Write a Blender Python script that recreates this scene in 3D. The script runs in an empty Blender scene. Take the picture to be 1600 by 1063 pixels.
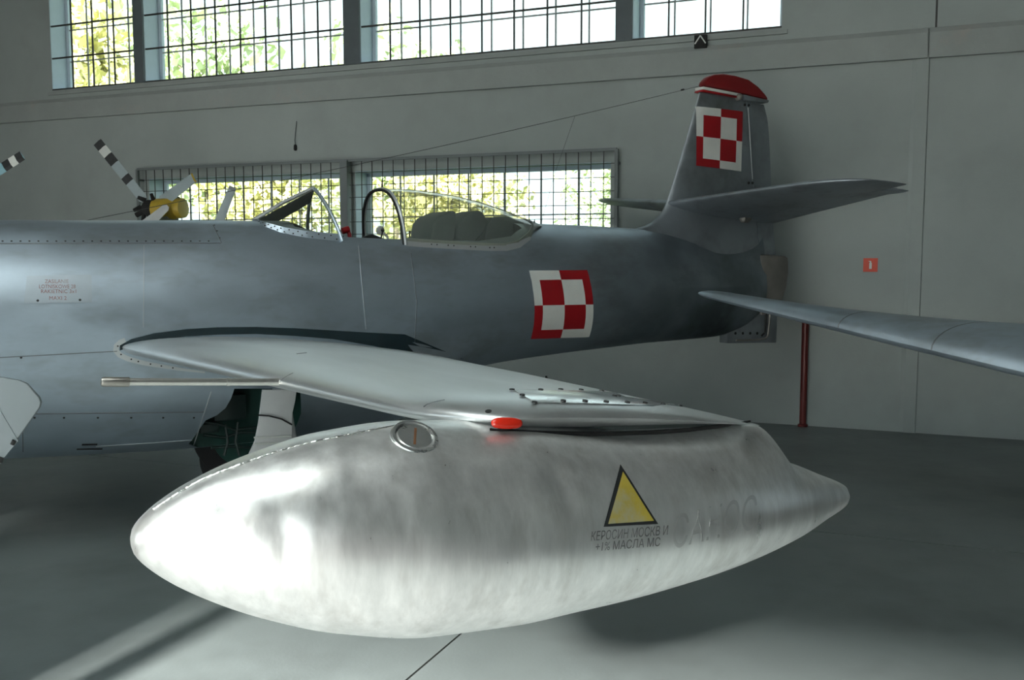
import bpy, bmesh, math, random
import numpy as np
from math import pi, sin, cos, radians, sqrt, atan, atan2
from mathutils import Vector, Matrix
random.seed(7)
rng = np.random.default_rng(7)
SC = bpy.context.scene
COL = SC.collection

# ------------------------------------------------------------------ camera, sky, sun, exposure
F = 1500.0; CZ = 1.75; PITCH = atan(136.5 / F)
cam = bpy.data.cameras.new('camera'); cam.sensor_width = 36.0; cam.lens = F / 1600 * 36.0
cam.clip_start = 0.05; cam.clip_end = 500
camo = bpy.data.objects.new('camera', cam); COL.objects.link(camo)
camo.location = (0, 0, CZ); camo.rotation_euler = (pi / 2 - PITCH, 0, 0)
SC.camera = camo
SC.view_settings.view_transform = 'Standard'; SC.view_settings.look = 'None'
SC.view_settings.gamma = 1.0; SC.view_settings.use_curve_mapping = False
SC.view_settings.exposure = 0.0
WORLD_STRENGTH = 2.3; SUN_STRENGTH = 27.0; SUN_ELEV = 23.5; SUN_AZ = 0.0
DOOR_Q = (-3.15, 1.2); DOOR_H = 3.12; ADDED_DOOR_Q = (-11.5, -5.4); NEAR_N = -3.0  # the second door is added, to brighten the jet's nacelle from the left
ADDED_ROOFLIGHT = (-5.6, -0.4, -2.0, 1.5); ADDED_OPAL = (-4.6, -1.6, 3.9, 6.3)  # two unseen opal openings, added to glow in the tank nose
world = bpy.data.worlds.new('sky'); SC.world = world; world.use_nodes = True
bg = world.node_tree.nodes['Background']
bg.inputs[0].default_value = (0.80, 0.95, 1.0, 1); bg.inputs[1].default_value = WORLD_STRENGTH
# axes of the hall: WD runs along the far wall to the right, WN points from the hall out through it
WD = Vector((0.925, -0.381, 0)).normalized(); WN = Vector((0.381, 0.925, 0)).normalized(); UP = Vector((0, 0, 1))
W0 = Vector((2.929, 9.643, 0))
FAR_N = W0.dot(WN); Q0 = W0.dot(WD)
def hall(q, n, z): return WD * q + WN * n + UP * z       # q along the wall, n towards the far wall
def onwall(s, out, z): return W0 + WD * s - WN * out + UP * z   # s along the far wall, out of it into the hall
sun = bpy.data.lights.new('sun', 'SUN'); sun.energy = SUN_STRENGTH; sun.angle = radians(5.0); sun.color = (1.0, 0.965, 0.9)
suno = bpy.data.objects.new('sun', sun); COL.objects.link(suno)
hd = (Matrix.Rotation(radians(SUN_AZ), 3, 'Z') @ WN)
sdir = hd * cos(radians(SUN_ELEV)) - UP * sin(radians(SUN_ELEV))
suno.rotation_euler = sdir.to_track_quat('-Z', 'Y').to_euler(); suno.location = (0, -6, 9)
def portal(c, ux, w, h, nrm):
    l = bpy.data.lights.new('sky_portal', 'AREA'); l.shape = 'RECTANGLE'; l.size = w; l.size_y = h
    l.cycles.is_portal = True
    o = bpy.data.objects.new('sky_portal', l); COL.objects.link(o); o.location = c
    z = -Vector(nrm); x = Vector(ux); y = z.cross(x)
    o.rotation_euler = Matrix((x, y, z)).transposed().to_euler()
# ------------------------------------------------------------------ picture helpers: a pixel as a ray
_fw = np.array([0, cos(PITCH), -sin(PITCH)]); _up = np.array([0, sin(PITCH), cos(PITCH)]); _rt = np.array([1., 0, 0])
_C = np.array([0, 0, CZ])
JO = np.array([-2.918, 5.654, 0]); JA = radians(30)      # the jet's own axes: x aft, y starboard
_ax = np.array([cos(JA), sin(JA), 0]); _ay = np.array([-sin(JA), cos(JA), 0]); _az = np.array([0, 0, 1.])
def ray(x, y): return _fw + _rt * ((x - 800) / F) + _up * ((531.5 - y) / F)
def tolocal(W): d = np.asarray(W, float) - JO; return np.array([d @ _ax, d @ _ay, d[2]])
_CL = tolocal(_C)
def lray(x, y): d = ray(x, y); return np.array([d @ _ax, d @ _ay, d[2]])
def L(x, y, v):                                           # point of the jet's frame at distance v to port of its centre plane
    d = lray(x, y); t = (-v - _CL[1]) / d[1]; return _CL + t * d
def at(x, y, depth): d = ray(x, y); return Vector(_C + d / d[1] * depth)
def hit(x, y, f, t0, t1, n=400):                          # first sign change of f along the pixel's ray (jet frame)
    d = lray(x, y); ts = np.linspace(t0, t1, n); pv = None
    for t in ts:
        v = f(_CL + t * d)
        if pv is not None and pv > 0 >= v:
            a, b = t - (ts[1] - ts[0]), t
            for _ in range(30):
                m = (a + b) / 2
                if f(_CL + m * d) > 0: a = m
                else: b = m
            return _CL + a * d
        pv = v
    return None
# ------------------------------------------------------------------ materials
def mat(name, base=(0.5, 0.5, 0.5), rough=0.5, metal=0.0, var=0.0, scale=4.0, stretch=(1, 1, 1), bump=0.0, bscale=40.0,
        rvar=0.0, stain=None, stain_scale=1.5, stain_lo=0.5, stain_hi=0.75, spec=0.5, coat=0.0, emit=None):
    m = bpy.data.materials.new(name); m.use_nodes = True; nt = m.node_tree; N = nt.nodes; K = nt.links
    b = N['Principled BSDF']; b.inputs['Base Color'].default_value = (*base, 1); b.inputs['Roughness'].default_value = rough
    b.inputs['Metallic'].default_value = metal; b.inputs['Specular IOR Level'].default_value = spec
    b.inputs['Coat Weight'].default_value = coat
    if emit: b.inputs['Emission Color'].default_value = (*emit[0], 1); b.inputs['Emission Strength'].default_value = emit[1]
    if not (var or bump or rvar or stain): return m
    tc = N.new('ShaderNodeTexCoord'); mp = N.new('ShaderNodeMapping'); mp.inputs['Scale'].default_value = stretch
    K.new(tc.outputs['Object'], mp.inputs['Vector'])
    n1 = N.new('ShaderNodeTexNoise'); n1.inputs['Scale'].default_value = scale; n1.inputs['Detail'].default_value = 6; n1.inputs['Roughness'].default_value = 0.65
    K.new(mp.outputs[0], n1.inputs['Vector'])
    col = None
    if var:
        r = N.new('ShaderNodeMapRange'); r.inputs[1].default_value = 0.3; r.inputs[2].default_value = 0.7
        r.inputs[3].default_value = 1 - var; r.inputs[4].default_value = 1 + var; K.new(n1.outputs['Fac'], r.inputs[0])
        mx = N.new('ShaderNodeVectorMath'); mx.operation = 'SCALE'; mx.inputs[0].default_value = base
        K.new(r.outputs[0], mx.inputs['Scale']); col = mx.outputs[0]
    if stain:
        n2 = N.new('ShaderNodeTexNoise'); n2.inputs['Scale'].default_value = stain_scale; n2.inputs['Detail'].default_value = 4
        n2.inputs['Roughness'].default_value = 0.7; K.new(mp.outputs[0], n2.inputs['Vector'])
        r2 = N.new('ShaderNodeMapRange'); r2.inputs[1].default_value = stain_lo; r2.inputs[2].default_value = stain_hi
        K.new(n2.outputs['Fac'], r2.inputs[0])
        mm = N.new('ShaderNodeMix'); mm.data_type = 'RGBA'; K.new(r2.outputs[0], mm.inputs[0])
        if col: K.new(col, mm.inputs[6])
        else: mm.inputs[6].default_value = (*base, 1)
        mm.inputs[7].default_value = (*stain, 1); col = mm.outputs[2]
    if col: K.new(col, b.inputs['Base Color'])
    if rvar:
        r3 = N.new('ShaderNodeMapRange'); r3.inputs[1].default_value = 0.3; r3.inputs[2].default_value = 0.7
        r3.inputs[3].default_value = rough - rvar; r3.inputs[4].default_value = rough + rvar
        K.new(n1.outputs['Fac'], r3.inputs[0]); K.new(r3.outputs[0], b.inputs['Roughness'])
    if bump:
        n3 = N.new('ShaderNodeTexNoise'); n3.inputs['Scale'].default_value = bscale; n3.inputs['Detail'].default_value = 3
        K.new(mp.outputs[0], n3.inputs['Vector'])
        bm_ = N.new('ShaderNodeBump'); bm_.inputs['Strength'].default_value = bump; bm_.inputs['Distance'].default_value = 0.01
        K.new(n3.outputs['Fac'], bm_.inputs['Height']); K.new(bm_.outputs[0], b.inputs['Normal'])
    return m
def glass(name, tint, rough, haze, power=5.0):
    # thin sheet: mostly see-through, a mirror share that grows towards grazing, a little dusty haze
    m = bpy.data.materials.new(name); m.use_nodes = True; nt = m.node_tree; N = nt.nodes; K = nt.links
    for n in list(N):
        if n.type != 'OUTPUT_MATERIAL': N.remove(n)
    out = [n for n in N if n.type == 'OUTPUT_MATERIAL'][0]
    tr = N.new('ShaderNodeBsdfTransparent'); tr.inputs[0].default_value = (*tint, 1)
    gl = N.new('ShaderNodeBsdfGlossy'); gl.inputs['Roughness'].default_value = rough
    df = N.new('ShaderNodeBsdfDiffuse'); df.inputs[0].default_value = (0.52, 0.60, 0.57, 1)
    lw = N.new('ShaderNodeLayerWeight'); lw.inputs[0].default_value = 0.5      # Schlick: the same from both faces of the sheet
    pw = N.new('ShaderNodeMath'); pw.operation = 'POWER'; pw.inputs[1].default_value = power; K.new(lw.outputs['Facing'], pw.inputs[0])
    fr = N.new('ShaderNodeMath'); fr.operation = 'MULTIPLY_ADD'; fr.inputs[1].default_value = 0.9; fr.inputs[2].default_value = 0.045; K.new(pw.outputs[0], fr.inputs[0])
    m1 = N.new('ShaderNodeMixShader'); m1.inputs[0].default_value = haze
    K.new(tr.outputs[0], m1.inputs[1]); K.new(df.outputs[0], m1.inputs[2])
    m2 = N.new('ShaderNodeMixShader'); K.new(fr.outputs[0], m2.inputs[0]); K.new(m1.outputs[0], m2.inputs[1]); K.new(gl.outputs[0], m2.inputs[2])
    K.new(m2.outputs[0], out.inputs[0])
    return m
M = {}
M['wall'] = mat('white_painted_plaster', (0.325, 0.362, 0.352), 0.85, var=0.05, scale=1.2, bump=0.15, bscale=30, stain=(0.29, 0.318, 0.308), stain_scale=0.8)
M['band'] = mat('painted_concrete_band', (0.305, 0.333, 0.323), 0.85, var=0.06, scale=3, bump=0.2, bscale=30, stain=(0.34, 0.33, 0.31), stain_scale=2.0, stain_lo=0.58)
M['pier'] = mat('dark_window_pier', (0.10, 0.12, 0.13), 0.7, var=0.1)
M['reveal'] = mat('pale_blue_window_frame', (0.46, 0.55, 0.62), 0.6, var=0.05)
M['frame'] = mat('grey_steel_frame', (0.16, 0.18, 0.185), 0.55, var=0.1)
M['bar'] = mat('dark_steel_bar', (0.035, 0.035, 0.035), 0.6)
M['glazing'] = mat('grey_glazing_bar', (0.34, 0.36, 0.37), 0.6)
M['pane'] = glass('window_glass', (0.94, 0.97, 0.95), 0.02, 0.03)
def opal(name):
    m = bpy.data.materials.new(name); m.use_nodes = True; nt = m.node_tree; N = nt.nodes; K = nt.links
    for n in list(N):
        if n.type != 'OUTPUT_MATERIAL': N.remove(n)
    out = [n for n in N if n.type == 'OUTPUT_MATERIAL'][0]
    t = N.new('ShaderNodeBsdfTranslucent'); t.inputs[0].default_value = (.93, .95, .95, 1); K.new(t.outputs[0], out.inputs[0]); return m
M['opal'] = opal('added_opal_sheet')  # shared by the added roof and near-wall openings
M['floor'] = mat('smooth_grey_concrete', (0.132, 0.156, 0.157), 0.42, var=0.12, scale=1.1, rvar=0.1, bump=0.05, bscale=60, stain=(0.085, 0.098, 0.098), stain_scale=0.7, stain_lo=0.5, stain_hi=0.8)
M['joint'] = mat('dark_joint', (0.06, 0.055, 0.05), 0.9)
M['ceil'] = mat('grey_ceiling', (0.20, 0.205, 0.205), 0.9, var=0.05)
M['skin'] = mat('dull_aluminium_skin', (0.46, 0.54, 0.61), 0.45, 0.85, var=0.12, scale=2.2, stretch=(0.7, 1, 1.6), rvar=0.08, bump=0.05, bscale=9, stain=(0.33, 0.36, 0.38), stain_scale=2.0, stain_lo=0.52, stain_hi=0.8)
def soot_falloff(m):     # exhaust sooting plus fading light painted into the after body: darker aft and low
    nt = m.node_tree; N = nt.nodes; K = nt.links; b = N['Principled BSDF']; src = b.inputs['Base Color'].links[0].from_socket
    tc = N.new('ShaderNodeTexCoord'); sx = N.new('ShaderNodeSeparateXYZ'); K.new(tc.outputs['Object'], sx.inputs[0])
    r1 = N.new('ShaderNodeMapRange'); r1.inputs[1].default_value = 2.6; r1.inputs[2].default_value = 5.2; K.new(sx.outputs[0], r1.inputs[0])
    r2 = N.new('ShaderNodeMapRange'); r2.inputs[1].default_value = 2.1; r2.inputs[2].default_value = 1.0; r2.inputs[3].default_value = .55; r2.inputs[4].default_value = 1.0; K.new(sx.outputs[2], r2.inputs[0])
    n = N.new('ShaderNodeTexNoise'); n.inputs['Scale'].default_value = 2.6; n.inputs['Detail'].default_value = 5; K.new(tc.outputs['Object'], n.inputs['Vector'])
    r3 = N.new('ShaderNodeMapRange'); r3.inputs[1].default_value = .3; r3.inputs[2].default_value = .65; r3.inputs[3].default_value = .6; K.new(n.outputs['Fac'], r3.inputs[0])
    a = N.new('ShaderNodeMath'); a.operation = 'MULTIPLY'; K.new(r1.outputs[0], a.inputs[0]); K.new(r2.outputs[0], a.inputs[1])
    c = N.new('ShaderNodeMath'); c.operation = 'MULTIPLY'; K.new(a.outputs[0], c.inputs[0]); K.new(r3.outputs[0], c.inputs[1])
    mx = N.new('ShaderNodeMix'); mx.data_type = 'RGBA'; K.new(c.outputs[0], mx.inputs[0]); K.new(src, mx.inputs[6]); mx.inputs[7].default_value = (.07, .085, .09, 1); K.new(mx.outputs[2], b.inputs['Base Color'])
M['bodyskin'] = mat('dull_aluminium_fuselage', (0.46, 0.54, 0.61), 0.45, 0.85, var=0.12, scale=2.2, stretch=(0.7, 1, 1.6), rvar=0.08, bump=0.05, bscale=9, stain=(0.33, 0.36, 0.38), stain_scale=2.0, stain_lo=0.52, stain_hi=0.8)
soot_falloff(M['bodyskin'])
M['tailskin'] = mat('grimy_aluminium_skin', (0.32, 0.355, 0.385), 0.5, 0.8, var=0.15, scale=2.0, rvar=0.08, stain=(0.20, 0.215, 0.22), stain_scale=1.8, stain_lo=0.45, stain_hi=0.7)
M['wing'] = mat('satin_aluminium_wing', (0.72, 0.74, 0.745), 0.38, 0.88, var=0.08, scale=2.5, stretch=(3.5, 0.6, 1), rvar=0.07, bump=0.04, bscale=7)
M['bright'] = mat('bright_aluminium', (0.80, 0.81, 0.80), 0.27, 0.95, var=0.06, scale=9, rvar=0.06, bump=0.08, bscale=22)
M['tank'] = mat('worn_bare_aluminium', (0.82, 0.82, 0.81), 0.35, 0.77, var=0.11, scale=8.0, stretch=(3.0, 3.0, 0.6), rvar=0.08, bump=0.09, bscale=7, stain=(0.57, 0.555, 0.53), stain_scale=3.4, stain_lo=0.5, stain_hi=0.85)
M['weld'] = mat('shiny_weld_bead', (0.85, 0.85, 0.84), 0.25, 0.95, bump=0.6, bscale=80)
M['seam'] = mat('panel_gap', (0.22, 0.235, 0.25), 0.6, 0.5)
M['ghost'] = mat('ghost_of_old_lettering', (0.56, 0.56, 0.555), 0.44, 0.65)
M['panel'] = mat('access_panel_aluminium', (0.82, 0.83, 0.83), 0.22, 0.9, var=0.08, scale=7, rvar=0.06, bump=0.12, bscale=16)
M['gap'] = mat('matt_black', (0.012, 0.012, 0.012), 0.8)
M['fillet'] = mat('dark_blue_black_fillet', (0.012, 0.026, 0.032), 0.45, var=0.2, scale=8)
M['rivet'] = mat('dark_fastener', (0.05, 0.05, 0.05), 0.5, 0.5)
M['red'] = mat('red_paint', (0.30, 0.006, 0.010), 0.45, var=0.08, scale=6)
M['capred'] = mat('dark_red_fin_cap', (0.19, 0.008, 0.009), 0.55, var=0.08, scale=6)
M['white'] = mat('white_paint', (0.60, 0.62, 0.59), 0.5, var=0.05, scale=6)
M['navred'] = mat('red_lamp_glass', (0.78, 0.03, 0.012), 0.15, spec=0.6, coat=0.5)
M['yellow'] = mat('worn_yellow_paint', (0.50, 0.39, 0.06), 0.5, 0.1, var=0.12, scale=14, stain=(0.44, 0.42, 0.26), stain_scale=9, stain_lo=0.48, stain_hi=0.66)
M['black'] = mat('worn_black_paint', (0.02, 0.022, 0.024), 0.6, var=0.3, scale=20)
M['stencil'] = mat('faded_stencil_ink', (0.15, 0.15, 0.15), 0.6, 0.4, stain=(0.45, 0.45, 0.44), stain_scale=22, stain_lo=0.5, stain_hi=0.75)
M['redink'] = mat('faded_red_stencil', (0.34, 0.16, 0.15), 0.6, 0.3, stain=(0.38, 0.36, 0.37), stain_scale=25, stain_lo=0.48, stain_hi=0.7)
M['plate'] = mat('stencil_plate_aluminium', (0.62, 0.64, 0.65), 0.45, 0.75, var=0.05)
M['splate'] = mat('stencil_plate_skin', (0.46, 0.52, 0.57), 0.5, 0.85, var=0.05)
M['bay'] = mat('dark_green_primer', (0.012, 0.062, 0.048), 0.55, var=0.25, scale=6)
M['greenpipe'] = mat('green_black_pipe', (0.01, 0.025, 0.022), 0.5)
M['cockpit'] = mat('cockpit_black', (0.015, 0.018, 0.02), 0.7)
M['seat'] = mat('grey_green_seat', (0.04, 0.06, 0.062), 0.7, var=0.15)
M['strutgrey'] = mat('pale_grey_paint', (0.55, 0.56, 0.56), 0.5, var=0.06)
M['tyre'] = mat('black_rubber', (0.018, 0.018, 0.018), 0.8)
M['brown'] = mat('brownish_grey_metal', (0.21, 0.20, 0.185), 0.6, 0.4, var=0.15, scale=6)
M['canopy'] = glass('dusty_plexiglass', (0.84, 0.84, 0.74), 0.08, 0.15, 3.0)
M['screen'] = glass('windscreen_glass', (0.88, 0.89, 0.83), 0.05, 0.035, 4.0)
M['pitothead'] = mat('tarnished_pitot_head', (0.36, 0.34, 0.31), 0.33, 0.9, var=0.1, scale=30)
M['pitot'] = mat('pitot_metal', (0.72, 0.70, 0.66), 0.3, 0.95, var=0.1, scale=20, bump=0.15, bscale=60)
M['rust'] = mat('rusty_slot', (0.16, 0.07, 0.03), 0.9)
M['signred'] = mat('orange_red_sign', (0.58, 0.05, 0.016), 0.5)
M['pipered'] = mat('dark_red_pipe', (0.11, 0.010, 0.008), 0.45)
M['heliyellow'] = mat('ochre_yellow_paint', (0.42, 0.29, 0.03), 0.5, var=0.1)
M['heligrey'] = mat('grey_blue_blade', (0.32, 0.38, 0.40), 0.5, var=0.08)
M['helibody'] = mat('olive_fuselage', (0.12, 0.13, 0.09), 0.6)
M['bladeblue'] = mat('pale_blue_blade', (0.22, 0.40, 0.46), 0.5)
M['finplate'] = mat('pale_blue_grey_paint', (0.19, 0.22, 0.235), 0.55, var=0.05, scale=5)
M['bark'] = mat('bark', (0.16, 0.14, 0.11), 0.9)
M['leafy'] = mat('yellow_green_leaves', (0.74, 0.72, 0.40), 0.8, var=0.3, scale=1.5)
M['leafg'] = mat('green_leaves', (0.58, 0.66, 0.42), 0.8, var=0.3, scale=1.5)
M['leafd'] = mat('dark_needles', (0.04, 0.08, 0.045), 0.8, var=0.3, scale=1.5)
M['lawn'] = mat('autumn_lawn', (0.22, 0.27, 0.10), 0.9, var=0.3, scale=0.6)
M['apron'] = mat('pale_concrete_apron', (0.33, 0.33, 0.31), 0.9, var=0.1, scale=0.5)
M['roof'] = mat('roof_sheet', (0.3, 0.3, 0.3), 0.8)
# ------------------------------------------------------------------ mesh helpers
class MB:
    def __init__(s): s.v = []; s.f = []; s.mi = []
    def add(s, vs, fs, mi=0):
        o = len(s.v); s.v += [tuple(map(float, p)) for p in vs]; s.f += [tuple(i + o for i in f) for f in fs]; s.mi += [mi] * len(fs)
    def box(s, c, ax, half, mi=0):
        c = Vector(c); a = [Vector(x) * h for x, h in zip(ax, half)]
        vs = [c + a[0] * i + a[1] * j + a[2] * k for i in (-1, 1) for j in (-1, 1) for k in (-1, 1)]
        s.add(vs, [(0, 1, 3, 2), (4, 6, 7, 5), (0, 4, 5, 1), (2, 3, 7, 6), (0, 2, 6, 4), (1, 5, 7, 3)], mi)
    def tube(s, pts, r, n=8, cap=True, mi=0):
        pts = [Vector(p) for p in pts]; rs = r if hasattr(r, '__len__') else [r] * len(pts)
        rings = []; ref = None
        for i, p in enumerate(pts):
            d = (pts[min(i + 1, len(pts) - 1)] - pts[max(i - 1, 0)]).normalized()
            if ref is None: ref = d.orthogonal().normalized()
            ref = (ref - d * ref.dot(d)).normalized(); b = d.cross(ref)
            rings.append([p + (ref * cos(2 * pi * k / n) + b * sin(2 * pi * k / n)) * rs[i] for k in range(n)])
        vs = [p for R in rings for p in R]; fs = []
        for i in range(len(rings) - 1):
            for k in range(n):
                a = i * n + k; b2 = i * n + (k + 1) % n; fs.append((a, b2, b2 + n, a + n))
        if cap: fs.append(tuple(range(n))[::-1]); fs.append(tuple(range((len(rings) - 1) * n, len(rings) * n)))
        s.add(vs, fs, mi)
    def grid(s, P, wrapj=False, mi=None, capi=False):
        ni, nj = len(P), len(P[0]); vs = [p for R in P for p in R]; fs = []; ms = []
        for i in range(ni - 1):
            for j in range(nj if wrapj else nj - 1):
                fs.append((i * nj + j, (i + 1) * nj + j, (i + 1) * nj + (j + 1) % nj, i * nj + (j + 1) % nj)); ms.append(mi(i, j) if mi else 0)
        o = len(s.v); s.v += [tuple(map(float, p)) for p in vs]; s.f += [tuple(a + o for a in f) for f in fs]; s.mi += ms
        if capi:
            s.f.append(tuple(o + j for j in range(nj))); s.f.append(tuple(o + (ni - 1) * nj + j for j in range(nj))[::-1]); s.mi += [0, 0]
    def prism(s, poly, d, mi=0):
        n = len(poly); d = Vector(d); a = [Vector(p) for p in poly]; vs = a + [p + d for p in a]
        s.add(vs, [tuple(range(n))[::-1], tuple(range(n, 2 * n))] + [(i, (i + 1) % n, n + (i + 1) % n, n + i) for i in range(n)], mi)
    def lathe(s, c, axis, prof, n=24, mi=0):       # prof: (along axis, radius)
        c = Vector(c); a = Vector(axis).normalized(); u = a.orthogonal().normalized(); w = a.cross(u)
        rings = [[c + a * x + (u * cos(2 * pi * k / n) + w * sin(2 * pi * k / n)) * max(r, 1e-4) for k in range(n)] for x, r in prof]
        s.grid(rings, wrapj=True, capi=True)
    def build(s, name, mats, parent=None, smooth=True, ang=40, bevel=0.0, fix=True):
        me = bpy.data.meshes.new(name); me.from_pydata(s.v, [], s.f)
        for m in (mats if isinstance(mats, (list, tuple)) else [mats]): me.materials.append(M[m])
        me.polygons.foreach_set('material_index', s.mi)
        bm = bmesh.new(); bm.from_mesh(me)
        bmesh.ops.remove_doubles(bm, verts=bm.verts, dist=1e-5)
        if fix: bmesh.ops.recalc_face_normals(bm, faces=bm.faces)
        if bevel:
            bmesh.ops.bevel(bm, geom=[e for e in bm.edges if len(e.link_faces) == 2 and e.calc_face_angle(0) > 0.6], offset=bevel, segments=2, affect='EDGES', profile=0.5)
        bm.to_mesh(me); bm.free()
        if smooth:
            me.polygons.foreach_set('use_smooth', [True] * len(me.polygons)); me.set_sharp_from_angle(angle=radians(ang))
        o = bpy.data.objects.new(name, me); COL.objects.link(o)
        if parent is not None: o.parent = parent
        return o
def tag(o, label=None, cat=None, group=None, kind=None):
    if label: o['label'] = label
    if cat: o['category'] = cat
    if group: o['group'] = group
    if kind: o['kind'] = kind
    return o
def empty(name, loc=(0, 0, 0), rz=0.0):
    o = bpy.data.objects.new(name, None); COL.objects.link(o); o.location = loc; o.rotation_euler = (0, 0, rz); o.empty_display_size = 0.2
    return o
def boolean_cut(o, cutter):
    md = o.modifiers.new('cut', 'BOOLEAN'); md.operation = 'DIFFERENCE'; md.object = cutter; md.solver = 'EXACT'; md.material_mode = 'TRANSFER'
    dg = bpy.context.evaluated_depsgraph_get(); dg.update()
    me = bpy.data.meshes.new_from_object(o.evaluated_get(dg)); o.modifiers.clear(); o.data = me
    bpy.data.objects.remove(cutter)
    me.polygons.foreach_set('use_smooth', [True] * len(me.polygons)); me.set_sharp_from_angle(angle=radians(35))
def spline(x, xk, yk):
    xk = np.asarray(xk, float); yk = np.asarray(yk, float); x = np.asarray(x, float)
    dl = np.diff(yk) / np.diff(xk); m = np.empty_like(yk); m[0] = dl[0]; m[-1] = dl[-1]
    for i in range(1, len(xk) - 1): m[i] = 0 if dl[i - 1] * dl[i] <= 0 else 2 * dl[i - 1] * dl[i] / (dl[i - 1] + dl[i])
    i = np.clip(np.searchsorted(xk, x, side='right') - 1, 0, len(xk) - 2); h = xk[i + 1] - xk[i]; s = np.clip((x - xk[i]) / h, 0, 1)
    return (2 * s**3 - 3 * s**2 + 1) * yk[i] + (s**3 - 2 * s**2 + s) * h * m[i] + (-2 * s**3 + 3 * s**2) * yk[i + 1] + (s**3 - s**2) * h * m[i + 1]
# ================================================================== THE HALL
def pieces(s0, s1, z0, z1, holes):
    xs = sorted({s0, s1, *[h[0] for h in holes], *[h[1] for h in holes]}); zs = sorted({z0, z1, *[h[2] for h in holes], *[h[3] for h in holes]})
    for a, b in zip(xs, xs[1:]):
        for c, d in zip(zs, zs[1:]):
            mx, mz = (a + b) / 2, (c + d) / 2
            if not any(h[0] < mx < h[1] and h[2] < mz < h[3] for h in holes): yield a, b, c, d
S0, S1, ROOF = -21.0, 9.0, 7.2
UPPER = [(-10.0, -8.52), (-8.36, -5.32), (-5.10, -1.98), (-1.80, -0.28)]
UZ0, UZ1 = 3.97, 5.7
LOWER = [(-8.36, -5.33), (-5.20, -2.02)]; LZ0, LZ1 = 1.62, 2.72
TH = 0.36
w = MB()
for a, b, c, d in pieces(S0, S1, 0, ROOF, [(a, b, UZ0, UZ1) for a, b in UPPER] + [(a, b, LZ0, LZ1) for a, b in LOWER]):
    w.box(onwall((a + b) / 2, -TH / 2, (c + d) / 2), (WD, WN, UP), ((b - a) / 2, TH / 2, (d - c) / 2))
tag(w.build('wall_far', 'wall', smooth=False), kind='structure')
w = MB()                                                  # wall behind the camera: tall hangar doorway, plus added door and opal opening
for a, b, c, d in pieces(Q0 + S0, Q0 + S1, 0, ROOF, [(DOOR_Q[0], DOOR_Q[1], -1, DOOR_H), (ADDED_DOOR_Q[0], ADDED_DOOR_Q[1], -1, DOOR_H), ADDED_OPAL]):
    w.box(hall((a + b) / 2, NEAR_N - 0.15, (c + d) / 2), (WD, WN, UP), ((b - a) / 2, 0.15, (d - c) / 2))
tag(w.build('wall_near', 'wall', smooth=False), kind='structure')
ow = ADDED_OPAL; w = MB(); w.box(hall((ow[0] + ow[1]) / 2, NEAR_N - .15, (ow[2] + ow[3]) / 2), (WD, WN, UP), ((ow[1] - ow[0]) / 2 + .005, .004, (ow[3] - ow[2]) / 2 + .005)); tag(w.build('window_7', 'opal', smooth=False), kind='structure')  # unseen glowing sheet added high in the near wall for the tank's reflection
for k in range(1, 4):
    q = ow[0] + (ow[1] - ow[0]) * k / 4; w = MB(); w.box(hall(q, NEAR_N - .12, (ow[2] + ow[3]) / 2), (WD, WN, UP), (.025, .03, (ow[3] - ow[2]) / 2)); w.build('glazing_bar', 'frame', bpy.data.objects['window_7'], smooth=False)  # bars across the added sheet
MN = (NEAR_N + FAR_N) / 2; DN = (FAR_N - NEAR_N) / 2
for nm, q in (('wall_left', Q0 + S0 - 0.15), ('wall_right', Q0 + S1 + 0.15)):
    w = MB(); w.box(hall(q, MN, ROOF / 2), (WD, WN, UP), (0.15, DN + 0.3, ROOF / 2)); tag(w.build(nm, 'wall', smooth=False), kind='structure')
w = MB()
RL = ADDED_ROOFLIGHT
for a, b, c, d in pieces(Q0 + S0 - .3, Q0 + S1 + .3, MN - DN - .6, MN + DN + .6, [RL]):
    w.box(hall((a + b) / 2, (c + d) / 2, ROOF + 0.1), (WD, WN, UP), ((b - a) / 2, (d - c) / 2, 0.1))
tag(w.build('ceiling', 'ceil', smooth=False), kind='structure')
rl = empty('trim_9', hall((RL[0] + RL[1]) / 2, (RL[2] + RL[3]) / 2, ROOF)); rl['kind'] = 'structure'; rlb = Vector(rl.location)  # unseen translucent roof opening, added for top light on wing and tank
for k in range(5):
    a = RL[0] + (RL[1] - RL[0]) * k / 5; b = RL[0] + (RL[1] - RL[0]) * (k + 1) / 5
    w = MB(); w.box(hall((a + b) / 2, (RL[2] + RL[3]) / 2, ROOF + .10) - rlb, (WD, WN, UP), ((b - a) / 2 + .002, (RL[3] - RL[2]) / 2 + .005, .004)); w.build('added_roof_sheet', 'opal', rl, smooth=False)
    w = MB(); w.box(hall(a, (RL[2] + RL[3]) / 2, ROOF + .12) - rlb, (WD, WN, UP), (.03, (RL[3] - RL[2]) / 2, .03)); w.build('added_roof_bar', 'frame', rl, smooth=False)
w = MB(); w.box(hall(Q0 + (S0 + S1) / 2, MN, -0.11), (WD, WN, UP), ((S1 - S0) / 2 + 0.3, DN + 0.3, 0.1)); floor = tag(w.build('floor', 'joint', smooth=False), kind='structure')
qs = [Q0 + S0] + [q for q in [-1.85 - 6 * k for k in range(4, -1, -1)] + [4.15] if Q0 + S0 < q < Q0 + S1] + [Q0 + S1]
ns = [NEAR_N, 0.2, 6.2, FAR_N]
for i in range(len(qs) - 1):
    for j in range(len(ns) - 1):
        w = MB(); w.box(hall((qs[i] + qs[i + 1]) / 2, (ns[j] + ns[j + 1]) / 2, -0.005), (WD, WN, UP), ((qs[i + 1] - qs[i]) / 2 - 0.005, (ns[j + 1] - ns[j]) / 2 - 0.005, 0.005))
        w.build('slab', 'floor', floor, smooth=False)
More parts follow.
